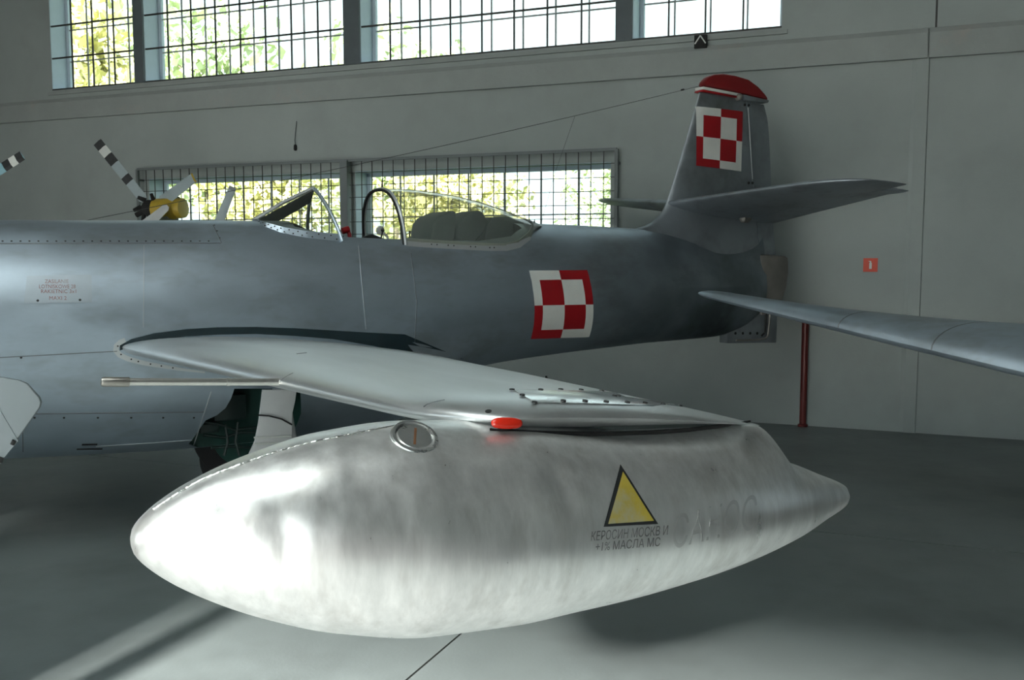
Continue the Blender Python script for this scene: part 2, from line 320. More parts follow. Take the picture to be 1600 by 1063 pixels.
# concrete band with a weathered sloping top, running the length of the wall
w = MB(); prof = [(-0.01, 3.57), (0.055, 3.57), (0.055, 3.80), (0.03, 3.845), (-0.01, 3.855)]
for a, b in ((S0, 1.06), (1.075, S1)):
    w.prism([onwall(a, o, z) for o, z in prof], WD * (b - a))
tag(w.build('trim_1', 'band', smooth=False), kind='structure')
w = MB(); w.prism([onwall(0.93, 0, 0), onwall(0.97, 0.016, 0), onwall(1.075, 0.016, 0), onwall(1.085, 0, 0)], UP * 3.57); tag(w.build('trim_2', 'wall', smooth=False), kind='structure')
w = MB(); w.box(onwall(1.125, 0.0, 5.5), (WD, WN, UP), (0.009, 0.004, 1.65)); tag(w.build('trim_3', 'bar', smooth=False), kind='structure')
w = MB(); w.box(onwall(-5.14, 0.012, 3.925), (WD, WN, UP), (4.92, 0.018, 0.02)); tag(w.build('trim_4', 'band', smooth=False), kind='structure')
# dark piers between the bays of the upper windows
for k, (a, b) in enumerate(((-8.52, -8.36), (-5.32, -5.10), (-1.98, -1.80))):
    w = MB(); w.box(onwall((a + b) / 2, 0.012, (UZ0 + UZ1) / 2), (WD, WN, UP), ((b - a) / 2, 0.012, (UZ1 - UZ0) / 2))
    tag(w.build('trim_%d' % (5 + k), 'pier', smooth=False), kind='structure')
def sbox(w, s0, s1, o0, o1, z0, z1): w.box(onwall((s0 + s1) / 2, (o0 + o1) / 2, (z0 + z1) / 2), (WD, WN, UP), (abs(s1 - s0) / 2, abs(o1 - o0) / 2, abs(z1 - z0) / 2))
def bar(parent, m, s0, s1, o, z0, z1, r, name='bar'):
    w = MB(); sbox(w, s0 - (r if s0 == s1 else 0), s1 + (r if s0 == s1 else 0), o - r, o + r, z0 - (r if z0 == z1 else 0), z1 + (r if z0 == z1 else 0))
    w.build(name, m, parent, smooth=False)
def window(idx, a, b, z0, z1, nv, zr, fine=False):
    w = MB(); g = -TH + 0.06
    for (p, q, r, s) in ((a, a + .05, z0, z1), (b - .05, b, z0, z1), (a, b, z0, z0 + .03), (a, b, z1 - .05, z1)): sbox(w, p, q, g - .02, g + .03, r, s)
    root = tag(w.build('window_%d' % idx, 'reveal', smooth=False), kind='structure')
    w = MB()                                              # painted reveal lining
    sbox(w, a, a + .006, g + .03, -.004, z0, z1); sbox(w, b - .006, b, g + .03, -.004, z0, z1); sbox(w, a, b, g + .03, -.004, z1 - .006, z1); sbox(w, a, b, g + .03, -.004, z0, z0 + .006)
    w.build('reveal', 'reveal', root, smooth=False)
    w = MB(); sbox(w, a + .04, b - .04, g - .002, g + .002, z0 + .02, z1 - .03); w.build('pane', 'pane', root, smooth=False)
    for k in range(1, nv): bar(root, 'glazing', a + (b - a) * k / nv, a + (b - a) * k / nv, g + .008, z0, z1, .0085, 'glazing_bar')
    for z in zr: bar(root, 'glazing', a, b, g + .01, z, z, .008, 'glazing_bar')
    if not fine:                                          # security bars flush with the inside of the wall
        for k in range(1, nv): bar(root, 'bar', a + (b - a) * k / nv, a + (b - a) * k / nv, -.02, z0, z1, .0085)
        for z in zr: bar(root, 'bar', a, b, -.02, z - .0, z - .0, .0095)
        bar(root, 'bar', a, b, -.012, z0 + .008, z0 + .008, .011, 'sill_bar')
    return root
ZR = [4.40, 4.83, 5.26]
for k, ((a, b), nv) in enumerate(zip(UPPER, (4, 8, 8, 4))): window(k + 1, a, b, UZ0, UZ1, nv, ZR)
for k, (a, b) in enumerate(LOWER): window(k + 5, a, b, LZ0, LZ1, 7, [2.18, ], fine=True)
# mesh grille in a frame standing off the wall in front of the lower windows
gr = empty('window_grille', onwall(-5.2, 0, 0))
tag(gr, 'long grey steel mesh grille in front of the low window behind the jet', 'grille')
GA, GB, GZ0, GZ1, GO = -8.45, -1.93, 1.52, 2.84, 0.10
base = Vector(onwall(-5.2, 0, 0))
def gbar(name, s0, s1, z0, z1, r, m='frame', o=GO):
    w = MB(); c = onwall((s0 + s1) / 2, o, (z0 + z1) / 2) - base
    w.box(c, (WD, WN, UP), ((s1 - s0) / 2 + (r if s0 == s1 else 0), r, (z1 - z0) / 2 + (r if z0 == z1 else 0))); w.build(name, m, gr, smooth=False)
gbar('frame_rail', GA, GB, GZ1, GZ1, .016, 'frame'); gbar('frame_rail', GA, GB, GZ0, GZ0, .016, 'frame')
for s_ in (GA, GB): gbar('frame_post', s_, s_, GZ0, GZ1, .018)
gbar('centre_post', -5.27, -5.27, GZ0, GZ1, .05)
for z in (1.6, 2.7):
    for s_ in (GA, -5.27, GB):
        w = MB(); w.box(onwall(s_, GO / 2, z) - base, (WD, WN, UP), (.014, GO / 2, .014)); w.build('bracket', 'frame', gr, smooth=False)
nb = 46
for k in range(1, nb):
    s_ = GA + (GB - GA) * k / nb
    if abs(s_ + 5.27) > .06: gbar('wire', s_, s_, GZ0, GZ1, .0042, 'bar')
for k in range(1, 9): gbar('wire', GA, GB, GZ1 - .145 * k, GZ1 - .145 * k, .0038, 'bar', GO - .008)
for (a, b), z0, z1 in [((-10, -.28), UZ0, UZ1), ((-8.36, -2.02), LZ0, LZ1)]:
    portal(onwall((a + b) / 2, -TH - .12, (z0 + z1) / 2), WD, b - a, z1 - z0, -WN)
for dq in (DOOR_Q, ADDED_DOOR_Q): portal(hall((dq[0] + dq[1]) / 2, NEAR_N - .35, DOOR_H / 2), WD, dq[1] - dq[0], DOOR_H, WN)
# ------------------------------------------------------------------ outside: lawn, apron, trees
w = MB(); w.box(hall(0, FAR_N + 60 + TH, -0.35), (WD, WN, UP), (90, 60, 0.1)); tag(w.build('lawn', 'lawn', smooth=False), kind='structure')
w = MB(); w.box(hall(0, NEAR_N - 40.3, -0.1), (WD, WN, UP), (60, 40, 0.1)); tag(w.build('apron', 'apron', smooth=False), kind='structure')
def tree(s, dist, h, rad, m, label, trunk=0.16, n=2600, low=0.16, conic=False):
    b = Vector(onwall(s, -dist, -0.25)); t = empty('tree', b); tag(t, label, 'tree', 'trees outside the windows')
    w = MB(); w.tube([(0, 0, 0), (.05, .02, h * .35), (-.04, .05, h * .7)], [trunk, trunk * .75, trunk * .3], 8)
    for a in range(5):
        z = h * (.3 + .09 * a); an = a * 2.4; w.tube([(0, 0, z), (rad * .5 * cos(an), rad * .5 * sin(an), z + h * .12)], [trunk * .35, trunk * .12], 5)
    w.build('trunk', 'bark', t)
    P = rng.normal(size=(n, 3)); P /= np.linalg.norm(P, axis=1)[:, None]; r = rng.random(n) ** 0.45
    lump = 0.75 + 0.35 * np.sin(P[:, 0] * 5 + s) * np.cos(P[:, 1] * 4 + h)
    X = P * (r * lump)[:, None]; zc = h * (low + 1) / 2; hz = h * (1 - low) / 2
    X = X * np.array([rad, rad, hz])
    if conic:
        z = rng.random(n); an = rng.random(n) * 2 * pi; q = (1 - z) * rad * np.sqrt(rng.random(n)); X = np.stack([q * np.cos(an), q * np.sin(an), (z - .5) * 2 * hz], -1)
    X[:, 2] += zc
    A = rng.normal(size=(n, 3)); A /= np.linalg.norm(A, axis=1)[:, None]; B = np.cross(A, rng.normal(size=(n, 3))); B /= np.linalg.norm(B, axis=1)[:, None]
    sz = (0.12 + 0.14 * rng.random(n))[:, None] * (h / 9)
    V = np.stack([X - A * sz, X + B * sz * .6, X + A * sz, X - B * sz * .6], 1).reshape(-1, 3)
    w = MB(); w.v = [tuple(p) for p in V]; w.f = [(4 * i, 4 * i + 1, 4 * i + 2, 4 * i + 3) for i in range(n)]; w.mi = [0] * n
    me = bpy.data.meshes.new('foliage'); me.from_pydata(w.v, [], w.f); me.materials.append(M[m])
    o = bpy.data.objects.new('foliage', me); COL.objects.link(o); o.parent = t; o['kind'] = 'stuff'
TREES = [(-37, 26, 17.5, 5.4, 'leafy', 'tall yellow autumn tree outside, seen in the left bay of the upper window'),
         (-27.5, 24, 14, 4.4, 'leafg', 'tall pale green tree outside, seen in the second bay of the upper window'),
         (-30.5, 14.5, 8.0, 3.2, 'leafy', 'yellow tree outside, seen at the left end of the low window'),
         (-23.6, 14, 9.0, 3.0, 'leafy', 'yellow tree outside, near the left post of the upper window second bay'),
         (-17.2, 14.5, 6.6, 2.9, 'leafy', 'low yellow tree outside, seen through the windscreen'),
         (-17.5, 23, 11.5, 4.2, 'leafg', 'broad pale green tree outside, behind the post between the low windows'),
         (-11.0, 14.5, 5.8, 2.9, 'leafy', 'small yellow tree outside, seen through the front of the canopy'),
         (-7.6, 22, 6.6, 3.6, 'leafg', 'low green tree outside, seen above the back of the canopy'),
         (-5.0, 15, 4.0, 2.0, 'leafy', 'low yellow bush tree outside, near the right end of the low window')]
for i, (s, d, h, r, m, lb) in enumerate(TREES): tree(s, d, h, r, m, lb, n=3200)
tree(2.6, 6.8, 6.05, 1.0, 'leafd', 'dark conifer outside, its top in the lower right corner of the upper window', conic=True, n=2400, low=0.03)
# ================================================================== THE JET
jet = empty('jet_fighter', tuple(JO), JA)
tag(jet, 'silver jet fighter with red and white checkerboards and a tip tank', 'airplane')
ST = np.array([  # u, top, bottom, half width, height of widest point, upper exponent, lower exponent
    [-1.95, 1.60, 0.90, 0.36, 1.25, 2.0, 2.0], [-1.6, 1.72, 0.79, 0.44, 1.26, 2.0, 2.0], [-1.0, 1.87, 0.65, 0.51, 1.27, 2.0, 2.1],
    [-0.3, 1.935, 0.56, 0.555, 1.28, 2.0, 2.2], [0.4, 1.945, 0.52, 0.575, 1.28, 2.0, 2.3], [1.0, 1.955, 0.50, 0.58, 1.28, 2.0, 2.3],
    [1.6, 1.962, 0.50, 0.58, 1.27, 2.0, 2.3], [2.2, 1.970, 0.53, 0.56, 1.28, 2.0, 2.2], [2.6, 1.975, 0.62, 0.535, 1.31, 2.0, 2.0],
    [2.85, 1.975, 0.84, 0.51, 1.38, 2.0, 2.0], [3.1, 1.975, 0.905, 0.49, 1.40, 2.0, 2.0], [3.7, 1.97, 0.955, 0.445, 1.44, 2.0, 2.0],
    [4.3, 1.955, 0.985, 0.385, 1.455, 1.95, 2.0], [4.6, 1.945, 1.0, 0.345, 1.46, 1.7, 2.0], [4.85, 1.98, 1.005, 0.305, 1.46, 1.3, 2.0], [5.1, 2.03, 1.01, 0.265, 1.46, 1.05, 2.0], [5.4, 2.04, 1.02, 0.21, 1.46, 0.92, 2.0],
    [5.7, 2.04, 1.08, 0.15, 1.46, 0.90, 2.0], [5.90, 2.03, 1.18, 0.10, 1.46, 0.95, 2.0], [5.94, 2.03, 1.21, 0.09, 1.46, 1.0, 2.0]])
def st(u): return [float(spline(u, ST[:, 0], ST[:, k])) for k in range(1, 7)]
def fus_ring(u, n=96):
    zt, zb, h, zw, e1, e2 = st(u); R = []
    for k in range(n):
        a = 2 * pi * k / n; c, s_ = cos(a), sin(a); e = e1 if s_ >= 0 else e2; H = (zt - zw) if s_ >= 0 else (zw - zb)
        R.append((u, h * math.copysign(abs(c) ** (2 / e), c), zw + H * math.copysign(abs(s_) ** (2 / e), s_)))
    return R
def fus_y(u, z):                                          # half width of the fuselage at height z
    zt, zb, h, zw, e1, e2 = st(u); H = (zt - zw) if z >= zw else (zw - zb); e = e1 if z >= zw else e2
    t = abs(z - zw) / H; return h * max(0.0, 1 - t ** e) ** (1 / e) if t < 1 else 0.0
def fus_ztop(u, y):
    zt, zb, h, zw, e1, e2 = st(u); t = min(1, abs(y) / h); return zw + (zt - zw) * (1 - t ** e1) ** (1 / e1)
def f_fus(p):
    if not -1.95 < p[0] < 5.93: return 1.0
    zt, zb, h, zw, e1, e2 = st(p[0])
    if not zb < p[2] < zt: return 1.0
    return -p[1] * 0 + (abs(p[1]) - fus_y(p[0], p[2])) if p[1] < 0 else -1.0
def hf(x, y):
    p = hit(x, y, f_fus, 4.0, 10.5, 260)
    return p if p is not None else L(x, y, 0.0)
us = np.concatenate([np.linspace(-1.95, 2.5, 80), np.linspace(2.54, 3.2, 24), np.linspace(3.25, 5.94, 46)])
w = MB(); w.grid([fus_ring(u) for u in us], wrapj=True, capi=True)
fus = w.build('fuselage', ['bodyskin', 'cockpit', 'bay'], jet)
# cockpit opening
SILL_PX = [(412, 354), (440, 364), (480, 372), (535, 377.5), (585, 380.5), (635, 383.5), (700, 387.5), (760, 390.5), (790, 391.5), (812, 387), (828, 375), (836, 363)]
SILL = [np.array([L(395, 345, 0)[0], 0, st(1.4)[0]])] + [hf(*p) for p in SILL_PX] + [np.array([L(838, 352, 0)[0], 0, st(3.57)[0]])]
sill_u = np.array([p[0] for p in SILL]); sill_w = np.array([-p[1] for p in SILL])
o_ = np.argsort(sill_u[:1]); 
HOOPW = 3    # index of the windscreen hoop foot in SILL_PX, +1 in SILL
open_ = [(1.62, -.20), (1.75, -.27), (1.95, -.315), (2.4, -.33), (2.9, -.33), (3.2, -.28), (3.35, -.18)]
cp = [(u, y) for u, y in open_] + [(u, -y) for u, y in open_[::-1]]
w = MB(); w.prism([(u, y, 1.32) for u, y in cp], (0, 0, 1.0), 0); cut = w.build('cut', 'cockpit', smooth=False); cut.parent = jet
boolean_cut(fus, cut)
BAY = [L(*p, .55) for p in [(309, 706), (318, 680), (327, 661), (344, 652), (356, 640), (363, 624), (367, 608), (470, 608), (478, 650), (474, 690), (440, 712), (380, 716), (330, 716)]]
w = MB(); w.prism([(p[0], -.9, p[2]) for p in BAY], (0, 0.72, 0), 0); cut = w.build('cut', 'bay', smooth=False); cut.parent = jet
boolean_cut(fus, cut)
def fpt(u, z, off=0.002): 
    y = fus_y(u, z); return np.array([u, -y - off, z])
def ribbon(name, pts, width, m, parent, th=0.0015, seg=0, lift=0.0015):
    # a thin raised strip along points on the port side, flat against the fuselage
    P = [np.array(p, float) for p in pts]; A = []
    for i, p in enumerate(P):
        d = P[min(i + 1, len(P) - 1)] - P[max(i - 1, 0)]; d /= np.linalg.norm(d)
        e = 0.01; z = p[2]; ny = (fus_y(p[0], z + e) - fus_y(p[0], z - e)) / (2 * e); nx = (fus_y(p[0] + e, z) - fus_y(p[0] - e, z)) / (2 * e)
        nrm = np.array([-nx, -1, -ny]); nrm = np.array([-nx, -1.0, -ny]) if abs(ny) < 6 else np.array([0, 0, 1.0])
        nrm /= np.linalg.norm(nrm)
        if nrm[1] > 0: nrm = -nrm
        sdv = np.cross(nrm, d); sdv /= np.linalg.norm(sdv); wd = width[i] if hasattr(width, '__len__') else width
        A.append([p + sdv * wd / 2 - nrm * .002, p + sdv * wd / 2 + nrm * (lift + th), p - sdv * wd / 2 + nrm * (lift + th), p - sdv * wd / 2 - nrm * .002])
    w = MB(); w.grid(A, wrapj=True, capi=True); return w.build(name, m, parent, ang=50)
def dots(name, pts, r, m, parent, nrm=None, flat=0.3):
    w = MB()
    for p, n in pts:
        n = Vector(n).normalized(); w.lathe(Vector(p) - n * r * .3, n, [(0, r), (r * (.3 + flat), r * .9), (r * (.3 + flat * 1.2), r * .3)], 8)
    o = w.build(name, m, parent); o['kind'] = 'stuff'; return o
def fnorm(p):
    e = 0.01; u, z = p[0], p[2]; ny = (fus_y(u, z + e) - fus_y(u, z - e)) / (2 * e); nx = (fus_y(u + e, z) - fus_y(u - e, z)) / (2 * e)
    n = np.array([-nx, -1, -ny]); return n / np.linalg.norm(n) 
def surfline(p0, p1, n=14): return [hf(p0[0] + (p1[0] - p0[0]) * t, p0[1] + (p1[1] - p0[1]) * t) for t in np.linspace(0, 1, n)]
# seams of the skin
ribbon('panel_seam', surfline((-20, 381), (345, 380.5), 20) , .006, 'seam', fus)
ribbon('panel_seam', surfline((333, 352), (346, 380), 6), .005, 'seam', fus)
ribbon('panel_seam', surfline((-20, 560), (183, 549), 12), .005, 'seam', fus)
ribbon('panel_seam', surfline((40, 647), (318, 644), 12), .006, 'seam', fus)
ribbon('panel_seam', surfline((225, 384), (224, 512), 10), .003, 'plate', fus)
ribbon('panel_seam', surfline((642, 396), (651, 470), 8) + surfline((651, 475), (648, 535), 6), .004, 'seam', fus)
ribbon('panel_seam', surfline((560, 384), (572, 515), 10), .003, 'plate', fus)
ribbon('panel_seam', surfline((35, 650), (36, 706), 8), .005, 'seam', fus)
ribbon('panel_seam', surfline((150, 698), (300, 688), 8), .004, 'plate', fus)
ribbon('panel_seam', surfline((330, 612), (300, 704), 8), .005, 'plate', fus)
pp = [hf(x, 377) for x in range(-10, 340, 14)] + [hf(x, y) for x, y in ((335, 352), (339, 361), (343, 372))]
dots('cowling_fasteners', [(p, fnorm(p)) for p in pp], .006, 'rivet', fus)
pp = [hf(x, 653) for x in (54, 100, 153, 205, 255, 303)] + [hf(33, 559)]
dots('access_fasteners', [(p, fnorm(p)) for p in pp], .007, 'rivet', fus)
for (x0, x1, y) in ((128, 152, 695), (120, 160, 702)):
    ribbon('vent_slot', surfline((x0, y), (x1, y - .5), 4), .014, 'gap', fus)
# stencilled plate
PL = [hf(*p) for p in ((42, 431), (143, 429), (144, 473), (37, 474))]
def patch(name, quad, m, parent, nu, nv, off, mi=None, edge=None):
    P = []
    for i in edge if edge is not None else np.linspace(0, 1, nu):
        R = []
        for j in edge if edge is not None else np.linspace(0, 1, nv):
            a = quad[0] * (1 - i) + quad[1] * i; b = quad[3] * (1 - i) + quad[2] * i; p = a * (1 - j) + b * j
            R.append(fpt(p[0], p[2], off))
        P.append(R)
    w = MB(); w.grid(P, mi=mi); return w.build(name, m, parent, ang=60)
patch('stencil_plate', PL, 'splate', fus, 10, 8, .0025)
dots('plate_fasteners', [(hf(59, 470), fnorm(hf(59, 470))), (hf(125, 469), fnorm(hf(125, 469)))], .008, 'rivet', fus)
def text_mesh(s, size, shear=0.0):
    cu = bpy.data.curves.new('t', 'FONT'); cu.body = s; cu.size = size; cu.align_x = 'LEFT'; cu.resolution_u = 3; cu.shear = shear
    o = bpy.data.objects.new('t', cu); COL.objects.link(o); dg = bpy.context.evaluated_depsgraph_get(); dg.update()
    me = bpy.data.meshes.new_from_object(o.evaluated_get(dg)); bpy.data.objects.remove(o)
    bm = bmesh.new(); bm.from_mesh(me); bmesh.ops.triangulate(bm, faces=bm.faces)
    vs = np.array([v.co[:] for v in bm.verts]); fs = [tuple(v.index for v in f.verts) for f in bm.faces]; bm.free(); bpy.data.meshes.remove(me)
    return vs, fs
def text_on(name, s, quadpx, m, parent, hitf, off, shear=0.0):
    # lettering laid on a curved skin; quadpx: baseline start, baseline end, top start as seen in the photograph
    vs, fs = text_mesh(s, 1.0, shear); lo, hi = vs.min(0), vs.max(0)
    a, b, c = [np.array(p, float) for p in quadpx]; out = []
    for x, y, _ in vs:
        fx = (x - lo[0]) / (hi[0] - lo[0]); fy = (y) / (0.72)
        q = a + (b - a) * fx + (c - a) * fy; p, n = hitf(q[0], q[1]); out.append(np.array(p) + np.array(n) * off)
    w = MB(); w.add(out, fs); return w.build(name, m, parent, smooth=False, fix=False)
def hfn(x, y): p = hf(x, y); return p, fnorm(p)
for s, x0, x1, y in (('ZASILANIE', 70, 107, 443), ('LOTNISKOWE 28', 61, 118, 451), ('RAKIETNIC 3x1', 64, 119, 458.5), ('MAXI 2', 77, 104, 469)):
    text_on('stencil_text', s, ((x0, y), (x1, y), (x0, y - 6)), 'redink', fus, hfn, .004)
# checkerboard of the fuselage
EDGE = [0, .05, .135, .22, .31, .40, .5, .60, .69, .78, .865, .95, 1.0]
def checker(i, j):
    a, b = (EDGE[i] + EDGE[i + 1]) / 2, (EDGE[j] + EDGE[j + 1]) / 2
    q = (a > .5) ^ (b > .5); brd = a < .135 or a > .865 or b < .135 or b > .865
    red = (not q) if not brd else q
    return 0 if red else 1
patch('checkerboard', [hf(*p) for p in ((826.5, 423), (917, 422), (920, 527), (829, 530))], ['red', 'white'], fus, 0, 0, .003, checker, EDGE)
# ---------------------------------------------------------------- wing
def naca(x, t): return 5 * t * (.2969 * sqrt(max(x, 0)) - .126 * x - .3516 * x * x + .2843 * x**3 - .1036 * x**4)
VT = 4.40
def wing_geo(v):
    f = (v - .55) / 3.75; le = .49 + .20 * f; te = 2.41 - .73 * f; zl = 1.215 + .133 * f; zt = 1.075 + .186 * f; tk = .118 - .022 * f
    if v > 4.02:
        c = min(1, (v - 4.02) / (VT - 4.02)); le += .20 * (1 - sqrt(max(0, 1 - c * c)))
        te -= .03 * (1 - sqrt(max(0, 1 - c * c)))
    ts = 1.0
    if v > 4.18: c = min(1, (v - 4.18) / (VT - 4.18)); ts = sqrt(max(0.0, 1 - c ** 2.4))
    return le, te, zl, zt, tk * ts
def wing_z(u, v, up=True):
    le, te, zl, zt, tk = wing_geo(v); c = te - le; x = min(1, max(0, (u - le) / c)); lin0 = .49 + .2 * (v - .55) / 3.75
    zc = zl + (zt - zl) * x; t = naca(x, tk) * c
    return zc + ((.50 + .68 * min(1, max(0, (v - .5) / 2.3))) if up else -.82) * t + .012 * c * 4 * x * (1 - x)
VS = [.2, .55, .8, 1.1, 1.4, 1.7, 2.0, 2.3, 2.6, 2.9, 3.2, 3.5, 3.8, 4.0, 4.1, 4.18, 4.24, 4.29, 4.33, 4.36, 4.38, 4.393, VT]
def wing_mesh(side):
    P = []
    for v in VS:
        le, te, zl, zt, tk = wing_geo(v); R = []; nn = 34
        for k in range(nn + 1): x = .5 * (1 + cos(pi * k / nn)); u = le + (te - le) * x; R.append((u, -side * v, wing_z(u, v, True)))
        for k in range(1, nn): x = .5 * (1 - cos(pi * k / nn)); u = le + (te - le) * x; R.append((u, -side * v, wing_z(u, v, False)))
        P.append(R)
    w = MB(); w.grid(P, wrapj=True, capi=True); return w
wing = wing_mesh(1).build('wing', 'wing', jet); wing2 = wing_mesh(-1).build('wing', 'wing', jet)
def f_wing(p):
    v = -p[1]
    if not .3 < v < VT: return 1.0
    le, te, *_ = wing_geo(v)
    if not le <= p[0] <= te: return 1.0
    return p[2] - wing_z(p[0], v)
def hw(x, y):
    p = hit(x, y, f_wing, 1.8, 7.5, 900)
    if p is None: p = L(x, y, 4.2); p[2] = wing_z(p[0], 4.2)
    return p
def wnorm(p):
    e = .01; u, v = p[0], -p[1]; dx = (wing_z(u + e, v) - wing_z(u - e, v)) / (2 * e); dv = (wing_z(u, v + e) - wing_z(u, v - e)) / (2 * e)
    n = np.array([-dx, dv, 1]); return n / np.linalg.norm(n)
def hwn(x, y): p = hw(x, y); return p, wnorm(p)
# raised access panel near the tip with its screws
PX = [(803, 611), (836, 630.5), (1066, 636), (1012, 619), (930, 612.5)]
def wpoly(px, lift, name, m):
    pts = []
    for i in range(len(px)):
        a, b = px[i], px[(i + 1) % len(px)]
        for t in np.linspace(0, 1, 6)[:-1]: q = hw(a[0] + (b[0] - a[0]) * t, a[1] + (b[1] - a[1]) * t); pts.append(q)
    c = sum(pts) / len(pts); w = MB(); n = len(pts); vs = []
    rings = [(1.0, -.002), (1.0, lift * .8), (.97, lift), (.6, lift), (.25, lift)]
    for s_, h in rings:
        for p in pts: q = c + (p - c) * s_; vs.append((q[0], q[1], wing_z(q[0], -q[1]) + h))
    fs = [(r * n + k, r * n + (k + 1) % n, (r + 1) * n + (k + 1) % n, (r + 1) * n + k) for r in range(len(rings) - 1) for k in range(n)] + [tuple((len(rings) - 1) * n + k for k in range(n))]
    w.add(vs, fs); return w.build(name, m, wing, ang=25)
wpoly(PX, .0035, 'access_panel', 'panel')
scr = None
for x, y in [(800, 611), (845, 611), (876, 610.5), (908, 611), (940, 612.5), (966, 614), (816, 619.5), (960, 620.5), (835, 631), (880, 628.7), (914, 628.7), (947, 629.5), (980, 630.5), (1008, 631.5), (1036, 633.5), (1062, 636)]:
    p, n = hwn(x, y)
    if scr is None:
        w = MB(); w.lathe((0, 0, -.001), (0, 0, 1), [(0, .0075), (.0035, .007), (.0042, .003)], 10); scr = w.build('screw', 'rivet', wing); o = scr
    else: o = scr.copy(); COL.objects.link(o)
    o.location = p + n * .0035; o.rotation_euler = Vector(n).to_track_quat('Z', 'Y').to_euler()
def wline(name, px, wd, m):
    A = []
    P = [hwn(*q) for q in px]
    for i, (p, n) in enumerate(P):
        d = P[min(i + 1, len(P) - 1)][0] - P[max(i - 1, 0)][0]; d /= np.linalg.norm(d); s_ = np.cross(n, d)
        A.append([p + s_ * wd / 2 - n * .002, p + s_ * wd / 2 + n * .001, p - s_ * wd / 2 + n * .001, p - s_ * wd / 2 - n * .002])
    w = MB(); w.grid(A, wrapj=True, capi=True); return w.build(name, m, wing)
wline('panel_seam', [(662, 636), (668, 632), (680, 628), (695, 625)], .003, 'seam')
wline('panel_seam', [(437, 598), (442, 592), (452, 586), (458, 583)], .003, 'seam')
wline('scratch', [(464, 553), (472, 552), (479, 551.5)], .008, 'seam')
w = MB(); p, n = hwn(763, 643); w.lathe(p - n * .002, n, [(0, .008), (.003, .008), (.0035, .004)], 12); w.build('screw', 'rivet', wing)
# lamp fairing and red navigation light on the tip
pn = hit(792, 661, f_wing, 1.8, 4.0, 900)
lp = L(792, 661.5, 4.392); w = MB()
t_ax = Vector((1, -.05, -.09)).normalized(); out = Vector((0, -.86, .5)).normalized(); vv = t_ax.cross(out).normalized()
rings = []
for k in range(17):
    a = -pi / 2 + pi * k / 16; x = .041 * math.copysign(abs(sin(a)) ** .8, sin(a)); r = max(cos(a), 0) ** .7
    rings.append([Vector(lp) + t_ax * x + (out * cos(b) * .013 + vv * sin(b) * .0145) * r for b in np.linspace(0, 2 * pi, 17)[:-1]])
w.grid(rings, wrapj=True, capi=True); w.build('navigation_light', 'navred', wing)['label'] = 'glossy red oval navigation light on the wing tip'
# pitot boom on the leading edge
vp = 3.15; a = L(157, 597, vp); b = L(436, 601.5, vp); le, te, zl, zt, tk = wing_geo(vp)
b = np.array([le + .02, -vp, zl + .003]); a = L(157, 597, vp); ax_ = Vector(a - b).normalized(); ln = (Vector(a) - Vector(b)).length
w = MB(); w.lathe(b, ax_, [(-.05, .016), (.0, .016), (.012, .0135), (.03, .0125), (ln * .31, .0125), (ln * .312, .0135), (ln * .33, .0135), (ln * .332, .0122), (ln * .86, .0122)], 16); pit = w.build('pitot_tube', 'pitot', wing)
w = MB(); w.lathe(b, ax_, [(ln * .855, .0155), (ln * .985, .0155), (ln * .996, .013), (ln, .006)], 16); w.build('pitot_head', 'pitothead', wing)
# dark root fillet on the fuselage and light lip ahead of it
def root_pts(px): return [hf(*q) for q in px]
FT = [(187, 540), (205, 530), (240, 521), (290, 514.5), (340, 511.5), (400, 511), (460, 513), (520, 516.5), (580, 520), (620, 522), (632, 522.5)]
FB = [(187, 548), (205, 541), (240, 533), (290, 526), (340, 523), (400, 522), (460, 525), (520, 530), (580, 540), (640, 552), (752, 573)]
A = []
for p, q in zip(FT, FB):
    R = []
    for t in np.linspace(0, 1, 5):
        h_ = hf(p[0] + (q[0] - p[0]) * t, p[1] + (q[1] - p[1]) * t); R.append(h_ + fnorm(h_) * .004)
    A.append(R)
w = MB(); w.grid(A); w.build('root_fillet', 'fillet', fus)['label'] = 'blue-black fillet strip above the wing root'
lip = [(196, 532), (188, 535), (182, 541), (181, 548), (187, 555), (200, 561), (222, 567), (250, 572), (280, 577), (320, 582)]
ribbon('root_lip', root_pts(lip), [.03, .03, .03, .03, .03, .028, .026, .022, .018, .01], 'plate', fus)
pp = root_pts([(184, 541), (189, 554), (205, 561.5), (216, 565), (235, 569), (252, 572), (270, 575)]); dots('lip_rivets', [(p + fnorm(p) * .003, fnorm(p)) for p in pp], .005, 'rivet', fus)
